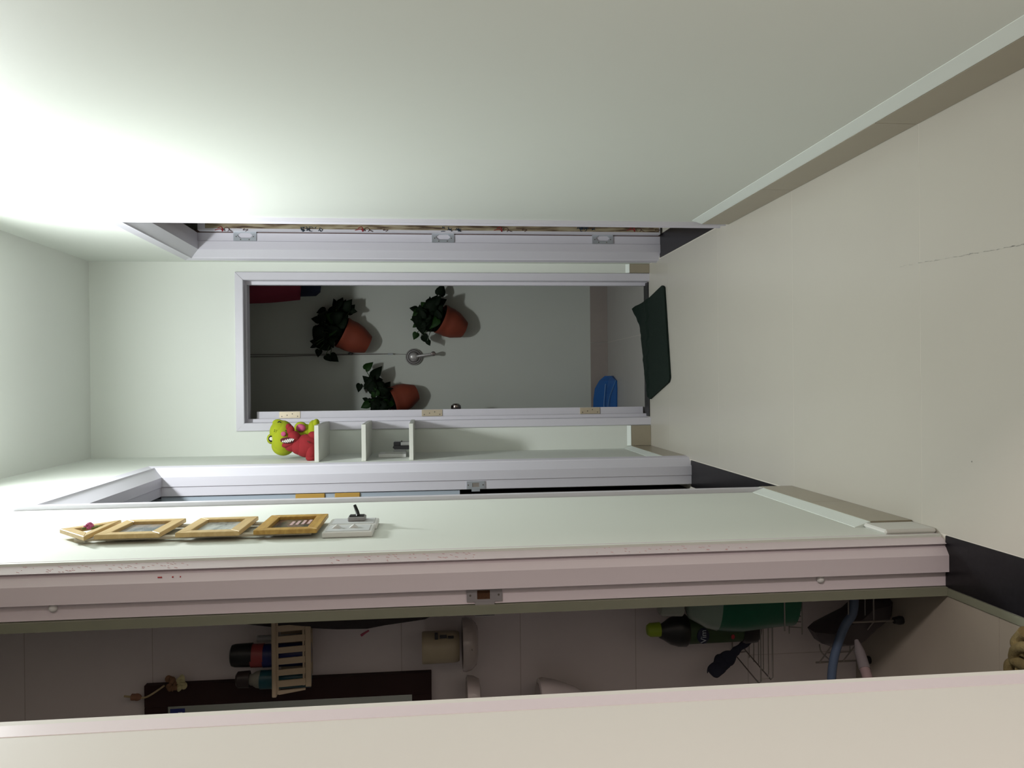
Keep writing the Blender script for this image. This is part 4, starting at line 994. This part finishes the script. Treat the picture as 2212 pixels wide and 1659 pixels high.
for a__, b__ in (((rlx + .004, 1.88, rtz), (rlx + .010, 1.885, rkz)), ((rlx + .018, 2.04, rtz), (rlx + .02, 2.04, rkz)), ((-.58, 1.86, rtz), (-.58, 1.87, rkz))):
    bm = B(); tube(bm, [a__, b__], .0014, 5); finish('upright_wire', bm, M_wire, wr)
# second rail seen against the green bottle
bm = B(); zz = aty(1683, 1340, 1.83).z; tube(bm, [(-0.60, 1.80, zz), (-0.50, 1.80, zz)], 0.0018, 6)
finish('front_rail', bm, M_wire, wr, True)
# lime-capped bottle
s = YK / CAM_F
bq = thing('detergent_bottle', (-0.645, YK, rkz), 'dark bottle with a lime green cap and green label on the wire rack', 'bottle')
def ly(x_): return aty(x_, 1360, YK).z
bm = B(); lathe(bm, (-0.632, YK, ly(1397)), (0, 0, -1), [(0, 0), (0.012, 0.001), (0.017, 0.008), (0.018, 0.034), (0, .034)], 20); finish('cap', bm, mat('lime_cap', (0.24, 0.34, 0.015), 0.5), bq, True)
bm = B(); zn = ly(1424)
lathe(bm, (-0.637, YK, zn), (0, 0, -1), [(0, 0), (0.017, 0), (0.022, 0.01), (0.034, 0.028), (0.040, 0.048), (0.041, 0.068), (0.036, 0.074), (0, .074)], 24, squash=.75); finish('shoulder', bm, M_dkplastic, bq, True)
zl = ly(1480); zb_ = ly(1600)
bm = B(); lathe(bm, (-0.637, YK, zl + .012), (0, 0, -1), [(0, 0), (0.034, 0), (0.035, 0.02), (0.034, zl + .012 - zb_), (0, zl + .012 - zb_)], 24, squash=.75); lb = finish('label_band', bm, mat('green_label', (0.030, 0.06, 0.022), 0.5, var=.3, scale=30), bq, True)
bm = B(); lathe(bm, (-0.637, YK, zb_), (0, 0, -1), [(0, 0), (0.036, 0), (0.040, 0.01), (0.038, 0.04), (0.030, zb_ - rkz - .002), (0, zb_ - rkz - .002)], 24, squash=.75); finish('base', bm, M_dkplastic, bq, True)
fz = aty(1520, 1372, YK - .030); bm = B(); blob(bm, (fz.x - .003, YK - 0.0265, fz.z), (0.020, 0.004, 0.016), u=20, v=10); finish('label_badge', bm, mat('navy_badge', (0.01, 0.014, 0.045), 0.5, var=0), bq, True)
def text(s_, loc, size, m, parent, name='lettering', rx=PI / 2, rz=0):
    cu_ = bpy.data.curves.new('t', 'FONT'); cu_.body = s_; cu_.size = size; cu_.extrude = 0.0004; cu_.align_x = 'CENTER'; cu_.align_y = 'CENTER'
    to = bpy.data.objects.new('t', cu_); COL.objects.link(to); dg = bpy.context.evaluated_depsgraph_get(); me = bpy.data.meshes.new_from_object(to.evaluated_get(dg)); bpy.data.objects.remove(to); bpy.data.curves.remove(cu_)
    me.transform(Matrix.Translation(Vector(loc) - OFF[parent.name]) @ Matrix.Rotation(rz, 4, 'Z') @ Matrix.Rotation(rx, 4, 'X')); me.materials.clear(); me.materials.append(m)
    o = bpy.data.objects.new(name, me); COL.objects.link(o); o.parent = parent; OFF[o.name] = OFF[parent.name]; return o
text('Vim', (fz.x - .003, YK - 0.0312, fz.z), 0.021, mat('pale_print', (0.45, 0.50, 0.55), 0.5, var=0), bq)
bm = B(); blob(bm, (-0.650, YK - .0262, aty(1575, 1370, YK).z), (0.006, 0.002, 0.005)); finish('red_dot', bm, mat('red_print', (0.35, 0.02, 0.03), 0.5), bq)
# green jug with white cap
YJ = 1.87; s = YJ / CAM_F
jg = thing('detergent_jug', (-0.55, YJ, aty(1713, 1330, YJ).z), 'large green detergent jug with a grey-white cap, half hidden by the door frame', 'bottle')
def jz(x_): return aty(x_, 1335, YJ).z
bm = B(); lathe(bm, (-0.545, YJ, jz(1424)), (0, 0, -1), [(0, 0), (0.024, 0.0), (0.028, 0.006), (0.030, 0.054), (0, .054)], 24); finish('cap', bm, mat('grey_white_cap', (0.30, 0.33, 0.29), 0.4), jg, True)
def jx(x_, y_): return -0.510 - aty(x_, y_, YJ).x
bm = B(); lathe(bm, (-0.510, YJ, jz(1474)), (0, 0, -1), [(0, 0), (0.030, 0), (jx(1490, 1336), jz(1474) - jz(1488)), (jx(1510, 1345), jz(1474) - jz(1505)), (jx(1530, 1356), jz(1474) - jz(1524)), (jx(1548, 1361), jz(1474) - jz(1544))], 28, squash=.6); finish('clear_shoulder', bm, mat('misty_green', (0.20, 0.27, 0.23), 0.3), jg, True)
bm = B(); r1 = jx(1548, 1361)
lathe(bm, (-0.510, YJ, jz(1543)), (0, 0, -1), [(0, 0), (r1 - .001, 0), (r1 + .003, 0.03), (jx(1600, 1363), jz(1543) - jz(1600)), (jx(1650, 1356), jz(1543) - jz(1650)), (jx(1685, 1352), jz(1543) - jz(1685)), (jx(1713, 1350), jz(1543) - jz(1709)), (0, jz(1543) - jz(1711))], 28, squash=.6); jb = finish('body', bm, mat('deep_green_plastic', (0.005, 0.10, 0.055), 0.35, var=.15), jg, True)
zj = jz(1575); bm = B(); blob(bm, (-0.552, YJ - 0.046, zj), (0.009, 0.006, 0.034)); finish('grip_hollow', bm, mat('dark_hollow', (0.004, 0.02, 0.015), 0.6, var=0), jb, True)
# second jug support: wire shelf end
bm = B()
for k in range(5): q = aty(1700 + 3 * k, 1300 + k * 12, 1.86); tube(bm, [(q.x, 1.83, jz(1715)), (q.x - .02, 1.90, jz(1715) - .002)], 0.0012, 5)
tube(bm, [(-0.64, 1.90, jz(1716)), (-.5, 1.90, jz(1716))], .0016, 5); tube(bm, [(-0.62, 1.83, jz(1716)), (-.5, 1.83, jz(1716))], .0016, 5); finish('jug_shelf', bm, M_wire, wr)
# navy brush / cloth
bm = B(); rg = random.Random(8)
for (x_, y_, a, b, c) in ((1547, 1445, .022, .016, .020), (1560, 1432, .022, .016, .022), (1572, 1422, .020, .014, .022), (1592, 1405, .013, .012, .024), (1610, 1392, .012, .01, .022), (1552, 1430, .018, .014, .02)):
    blob(bm, aty(x_, y_, 1.955), (a, b, c), (0, -.6, 0))
from mathutils import noise as mnoise
bmesh.ops.subdivide_edges(bm, edges=list(bm.edges), cuts=1)
for v in bm.verts:
    d_ = mnoise.noise_vector(v.co * 24) * 0.009 + mnoise.noise_vector(v.co * 60) * 0.003; v.co += d_; v.co.y = 1.955 + (v.co.y - 1.955) * 0.6
tq = [aty(1552, 1432, 1.95), aty(1540, 1436, 1.95), aty(1531, 1443, 1.95), aty(1528, 1454, 1.95)]
tube(bm, curve_pts(tq, 4), 0.007, 6, 0.15)
ob = solo('cleaning_cloth', bm, mat('navy_rag', (0.016, 0.018, 0.035), 0.9, var=.3, bump=.6), 'crumpled navy rag hooked over the end of the wire rack', 'cloth', tuple(aty(1560, 1430, 1.955)), True)

# lower basket rack, hose, bag, bottle --------------------------------
lr_ = thing('storage_rack', (-0.68, 1.93, 0.0), 'low thin wire rack on black feet on the bathroom floor', 'rack')
f1 = atz(1940, 1340, 0.012); f2 = atz(1870, 1426, 0.012)
zr = 0.10
for p in (f1, f2):
    bm = B(); lathe(bm, (p.x, p.y, 0.001), (0, 0, 1), [(0, 0), (0.010, 0.0), (0.011, 0.008), (0.008, 0.022), (0, .024)], 14); finish('foot', bm, M_dkplastic, lr_, True)
    bm = B(); tube(bm, [(p.x, p.y, 0.02), (p.x, p.y, 0.15)], 0.0025, 6); finish('post', bm, M_wire, lr_)
bm = B()
for z in (0.075, 0.14):
    tube(bm, [(f1.x + .12, f1.y, z), (f1.x, f1.y, z), (f2.x, f2.y, z)], 0.002, 6)
for t in (0.25, 0.5, 0.75):
    q = f1.lerp(f2, t); tube(bm, [(q.x, q.y, 0.075), (q.x, q.y, 0.14)], 0.0014, 5)
    q2 = Vector((q.x + .10, q.y + .0, 0)); tube(bm, [(q.x, q.y, 0.076), (q2.x, q2.y, .076)], 0.0014, 5)
finish('wire_frame', bm, M_wire, lr_, True)
# dark bag on rack
bm = B(); g = []
poly = [(1760, 1366), (1800, 1345), (1850, 1320), (1880, 1292), (1935, 1280), (1930, 1320), (1890, 1352), (1855, 1385), (1838, 1395), (1800, 1398), (1775, 1390)]
pts3 = [aty(x_, y_, 1.90) for x_, y_ in poly]; cen = sum(pts3, Vector()) / len(pts3)
lay = []
for (k, yy) in ((0.0, -.05), (0.7, -.045), (1.0, -.01), (1.0, .03), (0.7, .06)):
    lay.append([bm.verts.new((cen.x + (p.x - cen.x) * k, 1.91 + yy, cen.z + (p.z - cen.z) * k)) for p in pts3] if k > 0 else [bm.verts.new((cen.x, 1.91 + yy, cen.z))])
n = len(pts3)
for k in range(n): bm.faces.new((lay[0][0], lay[1][k], lay[1][(k + 1) % n]))
for a, b in zip(lay[1:-1], lay[2:]):
    for k in range(n): bm.faces.new((a[k], a[(k + 1) % n], b[(k + 1) % n], b[k]))
bm.faces.new(lay[-1])
for f in bm.faces: f.smooth = True
solo('bin_bag', bm, mat('dark_brown_plastic', (0.055, 0.045, 0.048), 0.5, var=.2, bump=.6, bscale=25), 'limp dark brown plastic bag draped in the low wire rack', 'bag', (cen.x, 1.91, cen.z), True)
# blue hose / towel strip
cl = [(1846, 1285), (1842, 1325), (1826, 1350), (1812, 1385), (1802, 1420), (1797, 1455), (1796, 1490)]
bm = B(); P_ = curve_pts([aty(x_, y_, 1.835) for x_, y_ in cl], 5)
tube(bm, P_, 0.0105, 12)
solo('blue_hose', bm, mat('dusty_blue_rubber', (0.075, 0.108, 0.175), 0.5, var=.08), 'dusty blue hose curving down in front of the dark bag', 'hose', tuple(aty(1812, 1385, 1.83)), True)
# clear bottle with pink end
a_ = aty(1850, 1383, 1.80); b_ = aty(1868, 1445, 1.75); c_ = aty(1885, 1500, 1.70)
wb = thing('clear_bottle', tuple(b_), 'clear plastic bottle with a pink end leaning on the bathroom floor', 'bottle')
bm = B(); d_ = (b_ - a_); lathe(bm, a_, d_, [(0, 0), (0.005, 0), (0.008, 0.012), (0.012, 0.03), (0.013, d_.length)], 16); finish('body', bm, mat('frosted_clear', (0.18, 0.16, 0.165), 0.2), wb, True)
bm = B(); d_ = (c_ - b_); lathe(bm, b_, d_, [(0, -.001), (0.0115, 0), (0.0125, d_.length), (0, d_.length)], 16); finish('pink_end', bm, mat('dull_pink', (0.26, 0.185, 0.185), 0.5), wb, True)
bm = B(); tube(bm, curve_pts([aty(1770, 1392, 1.90), aty(1774, 1408, 1.90), aty(1790, 1424, 1.88)], 5), .0018, 6)
solo('thin_wire', bm, M_wire, 'thin dark wire curling beside the blue hose', 'wire', tuple(aty(1775, 1408, 1.9)))
# knotted yellow floor cloth
bm = B(); o0 = atz(2216, 1425, 0.02)
def zp(x_, y_, z_): return atz(x_, y_, z_)
for pts_, rad in (([(2216, 1366, .03), (2204, 1378, .028), (2200, 1392, .03), (2206, 1404, .03), (2222, 1412, .03)], .0125),
                  ([(2230, 1400, .045), (2208, 1398, .042), (2194, 1408, .035), (2192, 1422, .03), (2202, 1432, .032), (2222, 1440, .035), (2240, 1444, .03)], .0105),
                  ([(2236, 1436, .016), (2204, 1430, .014), (2188, 1436, .014), (2184, 1450, .014), (2190, 1464, .014), (2230, 1474, .014)], .0135),
                  ([(2250, 1420, .02), (2222, 1424, .016), (2212, 1410, .015), (2222, 1390, .016), (2250, 1380, .02)], .012),
                  ([(2205, 1448, .024), (2225, 1456, .026), (2250, 1460, .02)], .012)):
    tube(bm, curve_pts([zp(*p_) for p_ in pts_], 6), rad, 10)
for v in bm.verts:
    v.co += mnoise.noise_vector(v.co * 30) * 0.003
    if v.co.z < 0.002: v.co.z = 0.002
solo('floor_cloth', bm, mat('ochre_cloth', (0.18, 0.135, 0.055), 0.95, var=.3, scale=60, bump=.9, bscale=250), 'twisted ochre yellow cloth on the bathroom floor at the picture edge', 'cloth', (o0.x, o0.y, 0), True)
